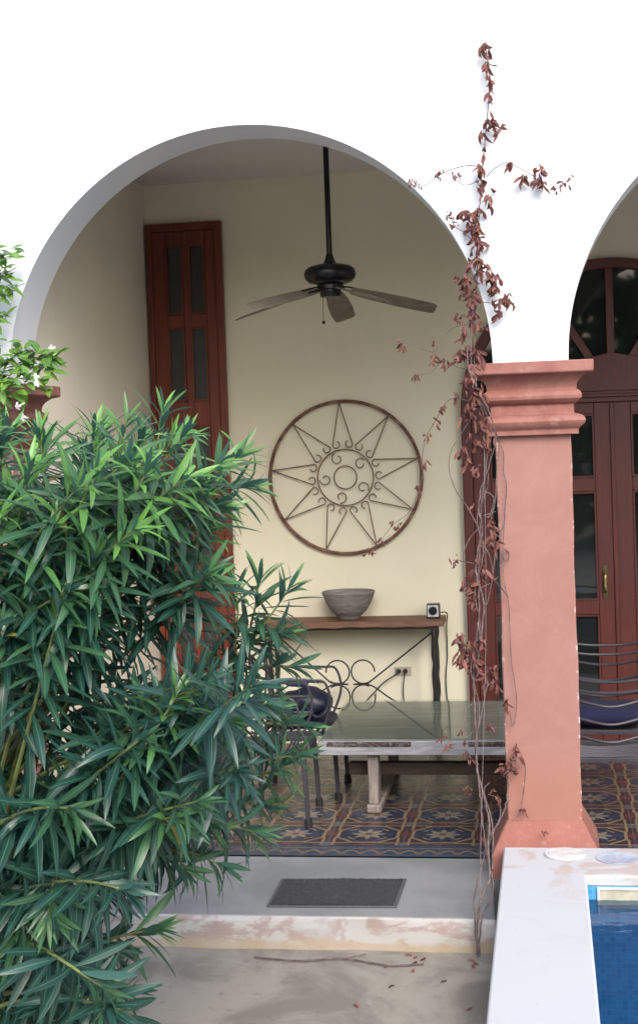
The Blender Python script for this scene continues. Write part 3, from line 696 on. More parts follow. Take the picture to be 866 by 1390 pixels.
for i in range(5):
    a = R(90+72*i); dv = Vector((math.cos(a), math.sin(a), 0)); sv = Vector((-dv.y, dv.x, 0))
    droop = R(13); dz = Vector((dv.x*math.cos(droop), dv.y*math.cos(droop), -math.sin(droop)))
    pitch = R(-17); sp = (sv*math.cos(pitch)+Vector((0, 0, 1))*math.sin(pitch)).normalized(); nn = dz.cross(sp).normalized()
    c0 = Vector((fc.x, fY, fc.z-.078))
    mb = MB(); prof_ = [(.13, .040), (.20, .060), (.33, .072), (.50, .078), (.60, .074), (.655, .072), (.68, .062), (.69, .045)]
    n0 = 0
    for (r_, h_) in prof_:
        p_ = c0+dz*r_
        for (sgn2, th_) in ((-1, -.003), (1, -.003), (1, .003), (-1, .003)): mb.v.append(p_+sp*h_*sgn2+nn*th_)
    for j in range(len(prof_)-1):
        for q_ in range(4): mb.f.append((j*4+q_, j*4+(q_+1) % 4, j*4+4+(q_+1) % 4, j*4+4+q_))
    mb.f.append((3, 2, 1, 0)); e_ = (len(prof_)-1)*4; mb.f.append((e_, e_+1, e_+2, e_+3))
    bl_ = mb.build('blade', 'blade', fan)
    mb = MB(); p0 = c0+dv*.05+Vector((0, 0, .0))
    for sg in (-1, 1): mb.tube(bez([p0, c0+dz*.12+sp*.03*sg+nn*.008, c0+dz*.23+sp*.03*sg+nn*.007], 5), .006, 6)
    mb.build('blade_bracket', 'fan', bl_, smooth=True)
mb = MB(); pc = Vector((fc.x-.045, fY-.04, fc.z-.14)); mb.tube([pc, pc-Vector((0, 0, .15))], .0018, 5)
mb.lathe(pc-Vector((0, 0, .165)), [(.002, -.012), (.010, -.006), (.012, 0), (.009, .007), (.002, .012)], 12); mb.build('pull_chain', 'black', fan, smooth=True)

# ------------------------------------------------------------------ console table against the wall
sR = at(603, 836, WB-.2).x; sL = at(352, 846, WB-.2).x
ct = at(560, 843, WB-.36).z
cons = thing('console_table', 'narrow console table with brown plank top and black iron scroll base', 'console table', ((sR+sL)/2, WB-.18, 0))
mb = MB()
ny = 24
for i in range(ny+1):
    x = sL+(sR-sL)*i/ny; w1 = .006*math.sin(i*1.7)+.004*math.sin(i*.6)
    mb.v += [Vector((x, WB-.36+w1, ct-.045+w1*.4)), Vector((x, WB-.02, ct-.045)), Vector((x, WB-.02, ct)), Vector((x, WB-.355+w1, ct))]
for i in range(ny):
    for q_ in range(4): mb.f.append((i*4+q_, i*4+(q_+1) % 4, i*4+4+(q_+1) % 4, i*4+4+q_))
mb.f += [(3, 2, 1, 0), (ny*4, ny*4+1, ny*4+2, ny*4+3)]
mb.build('top', 'shelf', cons, bevel=.005, smooth=True)
mb = MB(); mb.box((sL+.06, WB-.335, ct-.062), (sR-.05, WB-.31, ct-.046)); mb.box((sL+.06, WB-.06, ct-.062), (sR-.05, WB-.035, ct-.046)); mb.build('rail', 'black', cons)
for x in (sL+.10, sR-.075):
    for y in (WB-.325, WB-.05):
        mb = MB(); pts = [(x+.004*math.sin(j*1.9), y+.003*math.cos(j*2.3), ct-.062-(ct-.062)*j/14) for j in range(15)]
        mb.tube(pts, [.017+.003*math.sin(j*2.7) for j in range(15)], 7); mb.build('leg', 'black', cons, smooth=True)
mb = MB(); yb = WB-.17; q0 = at(476, 929, yb); rq = .093
ulp = Vector((sL+.11, yb, ct-.10)); urp = Vector((sR-.085, yb, ct-.10)); llp = Vector((sL+.11, yb, q0.z-.30)); lrp = Vector((sR-.085, yb, q0.z-.30))
for (sx, sz_) in ((-1, 1), (1, 1), (-1, -1), (1, -1)):
    cxx, czz = q0.x+sx*rq, q0.z+sz_*rq*.98
    # broken circle, open on its outer lower/upper side
    gp = {(-1, 1): 205, (1, 1): -25, (-1, -1): 150, (1, -1): 35}[(sx, sz_)]
    mb.tube([(cxx+rq*.93*math.cos(R(gp+25+q_*12)), yb+.004*sx, czz+rq*.93*math.sin(R(gp+25+q_*12))) for q_ in range(27)], .0062, 6)
mb.tube([ulp, q0+Vector((-rq*1.6, 0, rq*.15)), q0+Vector((-rq*.2, 0, 0.0))], .0065, 6)
mb.tube([urp, q0+Vector((rq*1.4, 0, rq*.1)), q0+Vector((rq*.2, 0, 0))], .0065, 6)
mb.tube(bez([q0+Vector((rq*.2, .006, 0)), q0+Vector((rq*1.6, .006, -rq*.1)), q0+Vector((rq*3.2, .006, -rq*1.2)), lrp], 6), .0065, 6)
mb.tube(bez([q0+Vector((-rq*.2, .006, 0)), q0+Vector((-rq*1.6, .006, -rq*.1)), q0+Vector((-rq*3.2, .006, -rq*1.2)), llp], 6), .0065, 6)
for (sx, z_) in ((-1, ct-.10), (1, ct-.10), (-1, q0.z-.30), (1, q0.z-.30)):
    x_ = (sL+.10) if sx < 0 else (sR-.075)
    mb.tube([(x_, WB-.325, z_), (x_, WB-.05, z_)], .0065, 6)
mb.build('scrollwork', 'black', cons, smooth=True)

# stone bowl
bc_ = at(474, 838, WB-.19)
mb = MB(); s_ = 1.0
mb.lathe((bc_.x, WB-.19, ct+.001), [(.055, 0), (.075, .006), (.082, .022), (.10, .035), (.135, .07), (.165, .12), (.184, .168), (.192, .19), (.197, .197), (.193, .205), (.182, .204), (.172, .185), (.15, .13), (.11, .08), (.06, .05), (.002, .045)], 48)
tag(mb.build('stone_bowl', 'stone', smooth=True), 'rough grey stone bowl on the console table', 'bowl')
# little white clock radio
sp_ = at(588, 831, WB-.2)
cl = thing('desk_speaker', 'small white fronted speaker with round black cone at the console end', 'speaker', (sp_.x, WB-.2, ct))
cw = .048
mb = MB(); mb.box((sp_.x-cw, WB-.235, ct+.001), (sp_.x+cw, WB-.14, ct+.104)); mb.build('case', 'fan', cl, bevel=.01, smooth=True)
mb = MB(); mb.slab([(sp_.x-cw+.008, ct+.012), (sp_.x+cw-.008, ct+.012), (sp_.x+cw-.008, ct+.096), (sp_.x-cw+.008, ct+.096)], WB-.241, WB-.2355); mb.build('front_panel', 'paleplastic', cl, bevel=.003)
mb = MB(); mb.lathe((sp_.x, WB-.2415, ct+.056), [(.031, 0), (.031, .003), (.026, .0035), (.012, .0015), (.001, .004)], 32, axis='y'); mb.build('cone', 'fan', cl, smooth=True)
# its cable and the wall socket
def cable(pts, name, label, r_=.0045):
    mb = MB(); mb.tube(bez(pts, 8), r_, 6); return tag(mb.build(name, 'cable', smooth=True), label, 'cable')
yc = WB-.012
cable([(sp_.x+.03, WB-.139, ct+.03), (sR+.01, WB-.09, ct+.02), at(606, 850, WB-.03), at(607, 890, yc), at(605, 920, yc), at(607, 960, yc), at(606, 1000, yc)], 'speaker_cable', 'thin black cable hanging down the wall past the console end')
so = at(547, 911, WB)
ob = thing('wall_socket', 'ivory wall socket with two black plugs under the console', 'wall socket', (so.x, WB, so.z))
mb = MB(); mb.box((so.x-.062, WB-.01, so.z-.034), (so.x+.062, WB-.001, so.z+.034)); mb.build('cover_plate', 'ivory', ob, bevel=.004)
pl = []
for px in (541, 550):
    p_ = at(px, 911, WB-.02); pl.append(p_)
    mb = MB(); mb.lathe((p_.x, WB-.011, p_.z), [(.017, 0), (.018, .012), (.014, .026), (.007, .034)], 16, axis='y'); mb.build('plug', 'cable', ob, smooth=True)
cable([(pl[0].x, WB-.045, pl[0].z), at(535, 917, WB-.05), at(520, 927, WB-.03), at(508, 940, WB-.03), at(496, 954, WB-.03), at(488, 975, WB-.03)], 'left_cable', 'black cable running slantwise down from the left plug', .005)
cable([(pl[1].x, WB-.045, pl[1].z), at(548, 922, WB-.035), at(547, 940, WB-.02), at(549, 960, WB-.02), at(549, 1000, WB-.02)], 'right_cable', 'black cable dropping straight down from the right plug', .005)

# ------------------------------------------------------------------ low table
TH = .462; tx0, tx1, ty0, ty1 = -1.405, -0.005, 1.13, 2.43
tb = thing('coffee_table', 'low weathered grey wooden table with a sheet of glass on top', 'coffee table', ((tx0+tx1)/2, (ty0+ty1)/2, 0))
mb = MB(); nb = 7; bw = (ty1-ty0-.05)/nb
for i in range(nb): mb.box((tx0+.012, ty0+.025+i*bw+.001, TH-.03), (tx1-.012, ty0+.025+(i+1)*bw-.001, TH-.009-.0007*(i % 2)))
mb.build('tabletop', 'tabletop', tb, bevel=.002)
mb = MB(); ah = .088
mb.box((tx0, ty0, TH-ah-.012), (tx1, ty0+.03, TH-.012)); mb.box((tx0, ty1-.03, TH-ah-.012), (tx1, ty1, TH-.012))
mb.box((tx0+.001, ty0+.03, TH-ah-.012), (tx0+.031, ty1-.03, TH-.012)); mb.box((tx1-.031, ty0+.03, TH-ah-.012), (tx1-.001, ty1-.03, TH-.012))
mb.build('apron', 'table', tb, bevel=.005, smooth=True)
# carved inlay strips on the apron
cv = simple('carved_dark_strip', (0.22, 0.19, 0.18), .85, nscale=45, c2=(0.045, 0.03, 0.025), bstr=1.0, bdist=.01)
for (a, b_) in ((tx0+.05, tx0+.56), (tx0+.90, tx1-.05)):
    mb = MB(); mb.box((a, ty0-.003, TH-.048), (b_, ty0-.0005, TH-.018))
    for j in range(int((b_-a)/.022)):
        xx = a+.012+j*.022; mb.lathe((xx, ty0-.003, TH-.033), [(.010, 0), (.009, .004), (.004, .007), (.0005, .008)], 8, axis='y')
    mb.build('carved_strip', cv, tb, smooth=True)
mb = MB(); mb.box((tx0-.004, ty0-.006, TH-.0085), (tx1+.004, ty1+.006, TH-.0005)); mb.build('glass_sheet', 'tglass', tb)
for xl in (tx0+.32, tx1-.19):
    for (ya, yb2) in ((ty0+.045, ty0+.165), (ty1-.17, ty1-.05)):
        mb = MB(); mb.box((xl-.032, ya, .054), (xl+.032, yb2, TH-ah-.014)); mb.build('leg', 'tleg', tb, bevel=.008, smooth=True)
    mb = MB(); mb.box((xl-.045, ty0+.03, 0.001), (xl+.045, ty1-.03, .055)); mb.build('foot', 'tleg', tb, bevel=.012, smooth=True)
for ya in (ty0+.19, ty1-.28):
    mb = MB(); mb.box((tx0+.15, ya, .20), (tx1-.20, ya+.07, .275)); mb.build('stretcher', 'beam', tb, bevel=.008)

# ------------------------------------------------------------------ chairs
def make_chair(label, tall=.92):
    t = thing('metal_chair', label, 'chair', (0, 0, 0), 'dark metal garden chairs round the table')
    hw = .245; fx = .23; S = .42
    for (x, sy) in ((fx, 1), (fx, -1), (-fx, 1), (-fx, -1)):
        mb = MB(); mb.tube([(x, sy*hw, S), (x+.018*(1 if x > 0 else -1), sy*(hw+.008), .03)], [.021, .017], 4); lg = mb.build('leg', 'chair', t, bevel=.003)
        mb = MB(); mb.tube([(x+.017*(1 if x > 0 else -1), sy*(hw+.008), .045), (x+.019*(1 if x > 0 else -1), sy*(hw+.009), .0)], [.023, .024], 8); mb.build('foot_cap', 'rubber', lg)
    mb = MB(); mb.tube([(fx, -hw, S), (fx, hw, S)], .02, 4); mb.tube([(-fx, -hw, S), (-fx, hw, S)], .02, 4)
    for sy in (-1, 1): mb.tube([(-fx, sy*hw, S), (fx, sy*hw, S)], .021, 4)
    mb.build('seat_frame', 'chair', t, bevel=.003)
    mb = MB()
    for i in range(10):
        x = -fx+.035+i*(2*fx-.06)/9.5
        mb.tube([(x, -hw+hw*2*j/8, S+.004-.022*math.sin(PI*j/8)) for j in range(9)], .0075, 6)
    mb.build('seat', 'chair', t, smooth=True)
    for sy in (-1, 1):
        mb = MB(); mb.tube(bez([(-fx, sy*hw, S), (-fx-.02, sy*hw, S+.2), (-fx-.06, sy*hw, tall)], 5), .016, 8); mb.build('back_post', 'chair', t, smooth=True)
    for z, dx in ((.56, -.03), (.66, -.04), (.76, -.05)):
        mb = MB(); ar = fx-.02
        pts = [(ar-.05, hw+.02, S+.015), (ar+.01, hw+.035, (z+S)/2+.02), (ar-.02, hw+.035, z-.015), (ar-.10, hw+.03, z), (-.08, hw+.03, z+.004), (-fx+dx, hw*.86, z+.015), (-fx+dx-.06, hw*.35, z-.01), (-fx+dx-.075, 0, z-.02)]
        pts = pts + [(p[0], -p[1], p[2]) for p in pts[-2::-1]]
        if z != .76: pts = pts[3:-3]
        mb.tube(bez(pts, 6), .0085, 7); mb.build('arm_rod', 'chair', t, smooth=True)
    mb = MB()
    for z in (.84, .90): mb.tube(bez([(-fx-.05, -hw, z), (-fx-.09, -hw*.4, z-.025), (-fx-.09, hw*.4, z-.025), (-fx-.05, hw, z)], 6), .0085, 7)
    mb.build('back_rods', 'chair', t, smooth=True)
    return t
def copy_tree(o, parent=None):
    c_ = o.copy(); col.objects.link(c_); c_.parent = parent
    for ch in list(o.children): copy_tree(ch, c_)
    return c_
ch0 = make_chair('dark metal slatted chair nearest the shrub, at the near left corner of the low table')
protos = [((-1.69, 1.10, 0), 0.03, None),
          ((-1.60, 1.74, 0), 0.02, 'dark metal chair holding the navy handbag, by the far left side of the low table'),
          ((0.30, .98, 0), PI/2+.04, 'dark metal chair right of the pillar seen from its curved rod back'),
          ((0.33, 1.74, 0), -PI/2-.03, 'dark metal chair with the blue cushion, in front of the arched door')]
src = None
chs = [ch0]
for i in range(3): chs.append(copy_tree(ch0))
for o, (loc, rz, lab) in zip(chs, protos):
    o.location = loc; o.rotation_euler.z = rz
    if lab: o['label'] = lab
def pillow(name, c, sx, sy, sz, mat, label, cat, rot=None):
    mb = MB(); n_ = 14
    def sup(a, e): return math.copysign(abs(a)**e, a)
    for i in range(n_+1):
        ph = -PI/2+PI*i/n_
        for j in range(28):
            th_ = 2*PI*j/28
            v = Vector((sup(math.cos(ph), .45)*sup(math.cos(th_), .45)*sx, sup(math.cos(ph), .45)*sup(math.sin(th_), .45)*sy, sup(math.sin(ph), .9)*sz))
            v.z *= 1+.12*math.sin(v.x*23)*math.cos(v.y*19)
            if rot: v = Matrix.Rotation(rot[1], 3, rot[0]) @ v
            mb.v.append(v+Vector(c))
    for i in range(n_):
        for j in range(28): mb.f.append((i*28+j, i*28+(j+1) % 28, (i+1)*28+(j+1) % 28, (i+1)*28+j))
    o = mb.build(name, mat, smooth=True); 
    if label: tag(o, label, cat)
    return o
pillow('seat_cushion', (.33, 1.74, .500), .235, .215, .060, 'blue', 'thick blue seat cushion on the chair before the arched door', 'cushion')
pillow('seat_cushion', (-1.60, 1.74, .462), .215, .215, .035, 'navy', 'dark navy seat cushion under the handbag', 'cushion')
# handbag
hb = thing('handbag', 'slouchy dark navy handbag lying on the far left chair', 'handbag', (-1.56, 1.70, .50))
mb = MB()
for i in range(15):
    ph = -PI/2+PI*i/14
    for j in range(24):
        th_ = 2*PI*j/24; cs = abs(math.cos(ph))**.6
        x = math.copysign(abs(math.cos(th_))**.7, math.cos(th_))*cs*.165; y = math.copysign(abs(math.sin(th_))**.7, math.sin(th_))*cs*.13
        z = math.sin(ph)*.085*(1+.18*math.sin(x*31+1)+.12*math.cos(y*37))+.087
        mb.v.append(Vector((-1.56+x, 1.70+y, .497+z)))
for i in range(14):
    for j in range(24): mb.f.append((i*24+j, i*24+(j+1) % 24, (i+1)*24+(j+1) % 24, (i+1)*24+j))
mb.build('bag_body', 'navy', hb, smooth=True)
mb = MB(); mb.tube(bez([(-1.60, 1.62, .62), (-1.56, 1.56, .60), (-1.48, 1.545, .52), (-1.42, 1.56, .56), (-1.42, 1.62, .63), (-1.47, 1.66, .655)], 8), .012, 8, flat=.5); mb.build('handle', 'navy', hb, smooth=True)
o = pillow('glasses_case', (-1.615, 1.66, .715), .075, .034, .025, 'sheen', 'glossy blue oval case lying on top of the handbag', 'case')
# blue bottle glimpsed behind the pillar
bp_ = at(684, 952, 2.75)
mb = MB(); bx = -0.315; mb.lathe((bx-.05, 2.62, 0.001), [(.05, 0), (.053, .01), (.053, .30), (.05, .34), (.02, .40), (.018, .45), (.022, .452), (.022, .475), (.002, .478)], 24)

# ------------------------------------------------------------------ doormat
a = atz(362, 1231, .0); b_ = atz(538, 1232, .0); c_ = atz(552, 1194, 0); d2 = atz(382, 1194, 0)
dm = thing('doormat', 'dark grey rectangular doormat on the concrete step', 'doormat', ((a.x+b_.x)/2, (a.y+c_.y)/2, 0))
mb = MB(); zb0, zt0 = -.0025, .006
cr_ = [Vector((a.x, a.y, 0)), Vector((b_.x, b_.y, 0)), Vector((c_.x, c_.y, 0)), Vector((d2.x, d2.y, 0))]
mid = sum(cr_, Vector())/4
mb.hexa([v+Vector((0, 0, zb0)) for v in cr_], [v+Vector((0, 0, zt0)) for v in cr_]); mb.build('border', 'matedge', dm, bevel=.002)
inn = [mid+(v-mid)*.95 for v in cr_]
nx_, ny_ = 90, 40; mb = MB()
for j in range(ny_+1):
    for i in range(nx_+1):
        u_, v_ = i/nx_, j/ny_
        p_ = inn[0].lerp(inn[1], u_).lerp(inn[3].lerp(inn[2], u_), v_)
        mb.v.append(p_+Vector((0, 0, zt0+.001+random.random()*.004+.002*math.sin(u_*9)*math.sin(v_*5))))
for j in range(ny_):
    for i in range(nx_): q_ = j*(nx_+1)+i; mb.f.append((q_, q_+1, q_+nx_+2, q_+nx_+1))
mb.build('pile', 'mat', dm)

# ------------------------------------------------------------------ oleander
rnd = random.Random(11)
ol = thing('oleander_shrub', 'big oleander shrub with long narrow leaves filling the lower left', 'shrub', (-2.1, -2.6, GZ))
LV = MB(); STM = MB()
def shoot(tip, tdir, base, reach=.42, spacing=.029, Lm=.135, bright=0.0, droop=0.0, rr=None):
    """a stem from the base to the tip, with whorls of three leaves over its last part"""
    rr = rr or rnd
    tip = Vector(tip); tdir = Vector(tdir).normalized(); base = Vector(base)
    span = (tip-base).length
    c1 = base+Vector((0, 0, span*.45)); c2 = tip - tdir*span*.38
    n_ = 26; pts = []
    for i in range(n_+1):
        t = i/n_; pts.append(base*(1-t)**3+c1*3*t*(1-t)**2+c2*3*t*t*(1-t)+tip*t**3)
    rad = [.011*(1-i/n_)**.7+.0028 for i in range(n_+1)]
    STM.tube(pts, rad, 6)
    # walk back from the tip
    d = 0; i = n_; pos = pts[-1].copy(); tot = 0; wh = rr.random()*PI
    while tot < reach:
        # position along the polyline
        acc = 0; j = n_
        while j > 0 and acc+(pts[j]-pts[j-1]).length < tot: acc += (pts[j]-pts[j-1]).length; j -= 1
        if j == 0: break
        sg = pts[j-1]-pts[j]; L_ = sg.length; pos = pts[j]+sg*((tot-acc)/max(L_, 1e-6)); dr = (-sg).normalized()
        f = tot/reach
        side = dr.orthogonal().normalized()
        ncount = 3 if f < .85 else 2
        open_ = R(16) + R(52)*min(1, f*2.6) + rr.uniform(-.15, .15)
        for q_ in range(ncount):
            if rr.random() < .06+.25*max(0, f-.6): continue
            an = wh+q_*2*PI/3+rr.uniform(-.3, .3)
            s_ = Matrix.Rotation(an, 3, dr) @ side
            dirn = (dr*math.cos(open_)+s_*math.sin(open_)).normalized()
            dirn = (dirn+Vector((0, 0, -.10-droop*f))*rr.uniform(.5, 1.5)).normalized()
            upn = dr - dirn*dr.dot(dirn)
            upn = (upn.normalized()*.8+Vector((0, 0, 1))*.5)
            Lf = Lm*(.55+.55*min(1, f*4))*rr.uniform(.78, 1.18)
            age = max(0, 1-f*3.2)*(.30+bright*.6)+bright*.55*max(0, 1-f*1.1)*rr.uniform(.5, 1.2)  # young tips, plus light from above painted into the leaf colour
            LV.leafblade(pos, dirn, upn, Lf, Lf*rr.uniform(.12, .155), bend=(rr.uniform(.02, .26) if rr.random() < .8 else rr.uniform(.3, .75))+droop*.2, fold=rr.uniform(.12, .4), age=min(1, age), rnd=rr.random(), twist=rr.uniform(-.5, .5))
        wh += PI/3+rr.uniform(-.1, .1)
        tot += spacing*(.45 if f < .06 else 1)*rr.uniform(.85, 1.2)
poly = [(-80, 500), (0, 505), (60, 560), (115, 570), (160, 575), (210, 560), (255, 575), (300, 615), (325, 650), (318, 690), (285, 735), (290, 790), (345, 815), (372, 850), (370, 910), (330, 950), (318, 1010), (350, 1060), (325, 1100), (255, 1130), (235, 1180), (170, 1215), (150, 1270), (190, 1320), (190, 1420), (-80, 1420)]
def inside(x, y):
    c_ = False; j = len(poly)-1
    for i in range(len(poly)):
        xi, yi = poly[i]; xj, yj = poly[j]
        if (yi > y) != (yj > y) and x < (xj-xi)*(y-yi)/(yj-yi)+xi: c_ = not c_
        j = i
    return c_
bases = [Vector((-2.35+rnd.uniform(-.35, .35), -2.5+rnd.uniform(-.3, .3), GZ)) for _ in range(14)]
cnt = 0
while cnt < 128:
    x, y = rnd.uniform(-80, 380), rnd.uniform(500, 1420)
    if not inside(x, y): continue
    Y = rnd.uniform(-3.15, -1.75)
    tp_ = at(x, y, Y)
    if tp_.z < GZ+.12: continue
    # the crown thins out so that the wall shows between stems in the middle
    if 110 < x < 230 and 800 < y < 1010 and rnd.random() < .45: continue
    out_ = Vector((tp_.x+2.3, (tp_.y+2.5)*.8, 0))
    hgt = (1000-y)/500
    td = Vector((out_.x*.7+rnd.uniform(-.45, .6), out_.y*.6+rnd.uniform(-.6, .3), .35+.75*max(-.3, hgt)+rnd.uniform(-.25, .35)))
    if y > 1100: td.z -= .35
    bs = rnd.choice(bases)
    shoot(tp_, td, bs, reach=rnd.uniform(.34, .50), Lm=rnd.uniform(.165, .215), bright=(rnd.uniform(.5, 1.3) if y < 740 else rnd.uniform(0, .45) if y < 900 else rnd.uniform(-.4, .1)), droop=rnd.uniform(.1, .5) if y > 900 else rnd.uniform(0, .3))  # crown painted lighter, lower shoots darker, in place of light from above
    cnt += 1
def hero(px, py, Y, dx, dz, dy=-.1, br=.4, reach=.42, Lm=.195, droop=.2, base=None):
    shoot(at(px, py, Y), (dx, dy, dz), base or Vector((-2.1, -2.4, GZ)), reach=reach, Lm=Lm, bright=br, droop=droop)  # br: how much light is painted into this shoot's leaves
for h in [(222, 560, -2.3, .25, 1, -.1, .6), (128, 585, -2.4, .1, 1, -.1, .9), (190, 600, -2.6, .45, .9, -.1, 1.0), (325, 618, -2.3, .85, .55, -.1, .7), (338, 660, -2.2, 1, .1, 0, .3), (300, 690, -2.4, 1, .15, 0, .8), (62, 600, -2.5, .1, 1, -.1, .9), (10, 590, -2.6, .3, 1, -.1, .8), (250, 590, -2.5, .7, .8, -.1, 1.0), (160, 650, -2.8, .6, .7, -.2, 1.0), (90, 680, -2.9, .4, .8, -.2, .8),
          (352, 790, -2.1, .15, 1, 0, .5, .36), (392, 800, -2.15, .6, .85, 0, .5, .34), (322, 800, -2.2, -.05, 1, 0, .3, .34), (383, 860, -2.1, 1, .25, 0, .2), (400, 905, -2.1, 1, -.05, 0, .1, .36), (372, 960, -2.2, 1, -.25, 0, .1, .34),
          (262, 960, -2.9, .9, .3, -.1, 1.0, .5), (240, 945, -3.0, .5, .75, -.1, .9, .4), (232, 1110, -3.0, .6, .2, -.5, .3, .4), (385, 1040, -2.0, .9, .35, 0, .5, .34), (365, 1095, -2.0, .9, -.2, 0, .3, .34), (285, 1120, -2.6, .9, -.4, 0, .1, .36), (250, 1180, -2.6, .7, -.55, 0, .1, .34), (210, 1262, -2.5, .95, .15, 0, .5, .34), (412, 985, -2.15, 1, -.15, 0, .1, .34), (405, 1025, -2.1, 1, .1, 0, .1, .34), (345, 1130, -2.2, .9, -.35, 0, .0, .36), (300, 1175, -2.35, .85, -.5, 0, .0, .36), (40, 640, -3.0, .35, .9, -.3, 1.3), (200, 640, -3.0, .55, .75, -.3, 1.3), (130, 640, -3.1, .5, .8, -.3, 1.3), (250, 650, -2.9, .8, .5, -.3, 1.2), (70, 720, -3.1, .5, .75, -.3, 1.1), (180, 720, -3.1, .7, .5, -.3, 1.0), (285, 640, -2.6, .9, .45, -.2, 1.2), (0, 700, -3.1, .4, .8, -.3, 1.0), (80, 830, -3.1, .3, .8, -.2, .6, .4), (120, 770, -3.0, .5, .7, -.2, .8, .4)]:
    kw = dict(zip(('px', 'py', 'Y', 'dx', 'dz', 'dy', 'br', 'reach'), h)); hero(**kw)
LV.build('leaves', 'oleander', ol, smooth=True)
STM.build('stems', 'stem', ol, smooth=True)

# ------------------------------------------------------------------ flowering climber on the left pillar
cr2 = random.Random(5)
cl_ = thing('flowering_climber', 'broad leaved climber with white flowers beside the left capital', 'climbing plant', (-3.1, -.2, GZ))
LC = MB(); SC = MB()
broad = ((0, .08), (.15, .62), (.38, 1.0), (.62, .88), (.85, .40), (1, .02))
path1 = [at(-40, 1200, -.2), at(-35, 900, -.22), at(-20, 700, -.25), at(-15, 560, -.25), at(-10, 480, -.22), at(-15, 420, -.2), at(-5, 380, -.18), at(4, 345, -.16)]
path2 = [at(-25, 540, -.25), at(0, 500, -.28), at(25, 482, -.28), at(50, 486, -.28), at(72, 482, -.28)]
path3 = [at(-30, 560, -.3), at(0, 530, -.35), at(30, 520, -.35), at(45, 510, -.35)]
for p_, r_ in ((path1, .007), (path2, .003), (path3, .003)): SC.tube(bez(p_, 6), r_, 6)
def cleaf(c_, n_, sp, L_=.085, yb=0):
    for _ in range(n_):
        o_ = Vector((cr2.gauss(0, sp), cr2.gauss(0, sp*.6), cr2.gauss(0, sp)))
        dr = Vector((cr2.uniform(-1, 1), cr2.uniform(-.8, .1), cr2.uniform(-.5, .7)))
        LC.leafblade(c_+o_, dr, Vector((cr2.uniform(-.4, .4), -.5, 1)), L_*cr2.uniform(.7, 1.2), L_*cr2.uniform(.38, .5), bend=cr2.uniform(.1, .4), fold=.2, age=cr2.uniform(.1, .9), rnd=cr2.random(), twist=cr2.uniform(-.4, .4), prof=broad)
for p_ in bez(path1, 5)[18:]: cleaf(p_, 8, .05)
for p_ in bez(path2, 4): cleaf(p_, 6, .035, .085)
for p_ in bez(path3, 4): cleaf(p_, 6, .045, .09)
cleaf(at(3, 345, -.16), 8, .02, .09); cleaf(at(5, 395, -.16), 12, .035, .09); cleaf(at(2, 430, -.17), 5, .02, .08); cleaf(at(75, 486, -.28), 3, .008, .09)
LC.build('leaves', 'climber', cl_, smooth=True); SC.build('stems', 'stem', cl_, smooth=True)
petal = ((0, .15), (.4, .8), (.7, 1.0), (.9, .7), (1, .3))
for (px, py, Y) in ((36, 506, -.36), (48, 512, -.38), (30, 516, -.4), (52, 497, -.3), (72, 494, -.3), (70, 474, -.28), (31, 474, -.3), (30, 567, -.6), (24, 552, -.6), (1, 368, -.25), (50, 520, -.38)):
    FL = MB(); c_ = at(px, py, Y); tl = Vector((cr2.uniform(-.6, .6), -1, cr2.uniform(-.8, .3))).normalized()
    s_ = tl.orthogonal().normalized()
    for q_ in range(5):
        v = Matrix.Rotation(q_*2*PI/5+cr2.random()*.2, 3, tl) @ s_
        FL.leafblade(c_, (v+tl*.5), tl, .024, .014, bend=.6, fold=.1, prof=petal)
    FL.tube([c_-tl*.05, c_], [.003, .006], 6, cap=False)
    # tube faces need uv and tint rows too
    FL.t += [(0, 0, 0)]*(len(FL.v)-len(FL.t)); FL.uv += [((0, 0),)*4]*(len(FL.f)-len(FL.uv))
    FL.build('flower', 'petal', cl_, smooth=True)

# ------------------------------------------------------------------ dead vine
vr = random.Random(3)
vine = thing('dead_vine', 'dry reddish brown vine climbing beside the pillar and up the white wall', 'vine', (-.35, -.78, GZ))
SV = MB(); LD = MB()
def vs(pts, r_=.005, r1=None, wob=.0, n_=8):
    P_ = [at(*p) for p in pts]; c_ = bez(P_, n_)
    c_ = [v+Vector((vr.gauss(0, wob), vr.gauss(0, wob*.5), vr.gauss(0, wob))) for v in c_]
    r1 = r1 or r_; SV.tube(c_, [r_+(r1-r_)*i/(len(c_)-1) for i in range(len(c_))], 5); return c_
main = [(650, 1297, -.80), (647, 1262, -.79), (652, 1225, -.78), (664, 1190, -.72), (662, 1150, -.6), (664, 1115, -.5), (655, 1075, -.45), (647, 1040, -.42), (645, 985, -.38), (643, 930, -.33), (645, 880, -.3), (650, 830, -.27), (649, 790, -.25), (651, 740, -.22), (652, 700, -.2), (656, 655, -.18), (661, 610, -.17), (655, 565, -.2), (646, 520, -.21), (643, 480, -.10), (646, 430, -.08), (647, 380, -.05), (648, 330, -.04), (651, 280, -.04), (655, 220, -.03), (661, 160, -.03), (664, 110, -.03), (660, 70, -.03)]
vs(main, .006, .0022, .0015)
vs([(648, 1290, -.79), (655, 1245, -.8), (669, 1205, -.74), (661, 1165, -.62), (655, 1120, -.52), (652, 1080, -.47), (646, 1030, -.43), (650, 960, -.36), (639, 905, -.32), (652, 850, -.28), (644, 800, -.26), (656, 750, -.23), (647, 705, -.21), (661, 660, -.19), (658, 620, -.18), (667, 585, -.2), (650, 540, -.22), (640, 500, -.22), (639, 450, -.12), (643, 400, -.08)], .004, .002, .002)
vs([(652, 870, -.3), (656, 820, -.28), (645, 770, -.25), (654, 720, -.22), (649, 680, -.2), (664, 630, -.18), (672, 590, -.2), (655, 540, -.23), (637, 505, -.23), (634, 470, -.15), (637, 430, -.1)], .005, .002, .002)
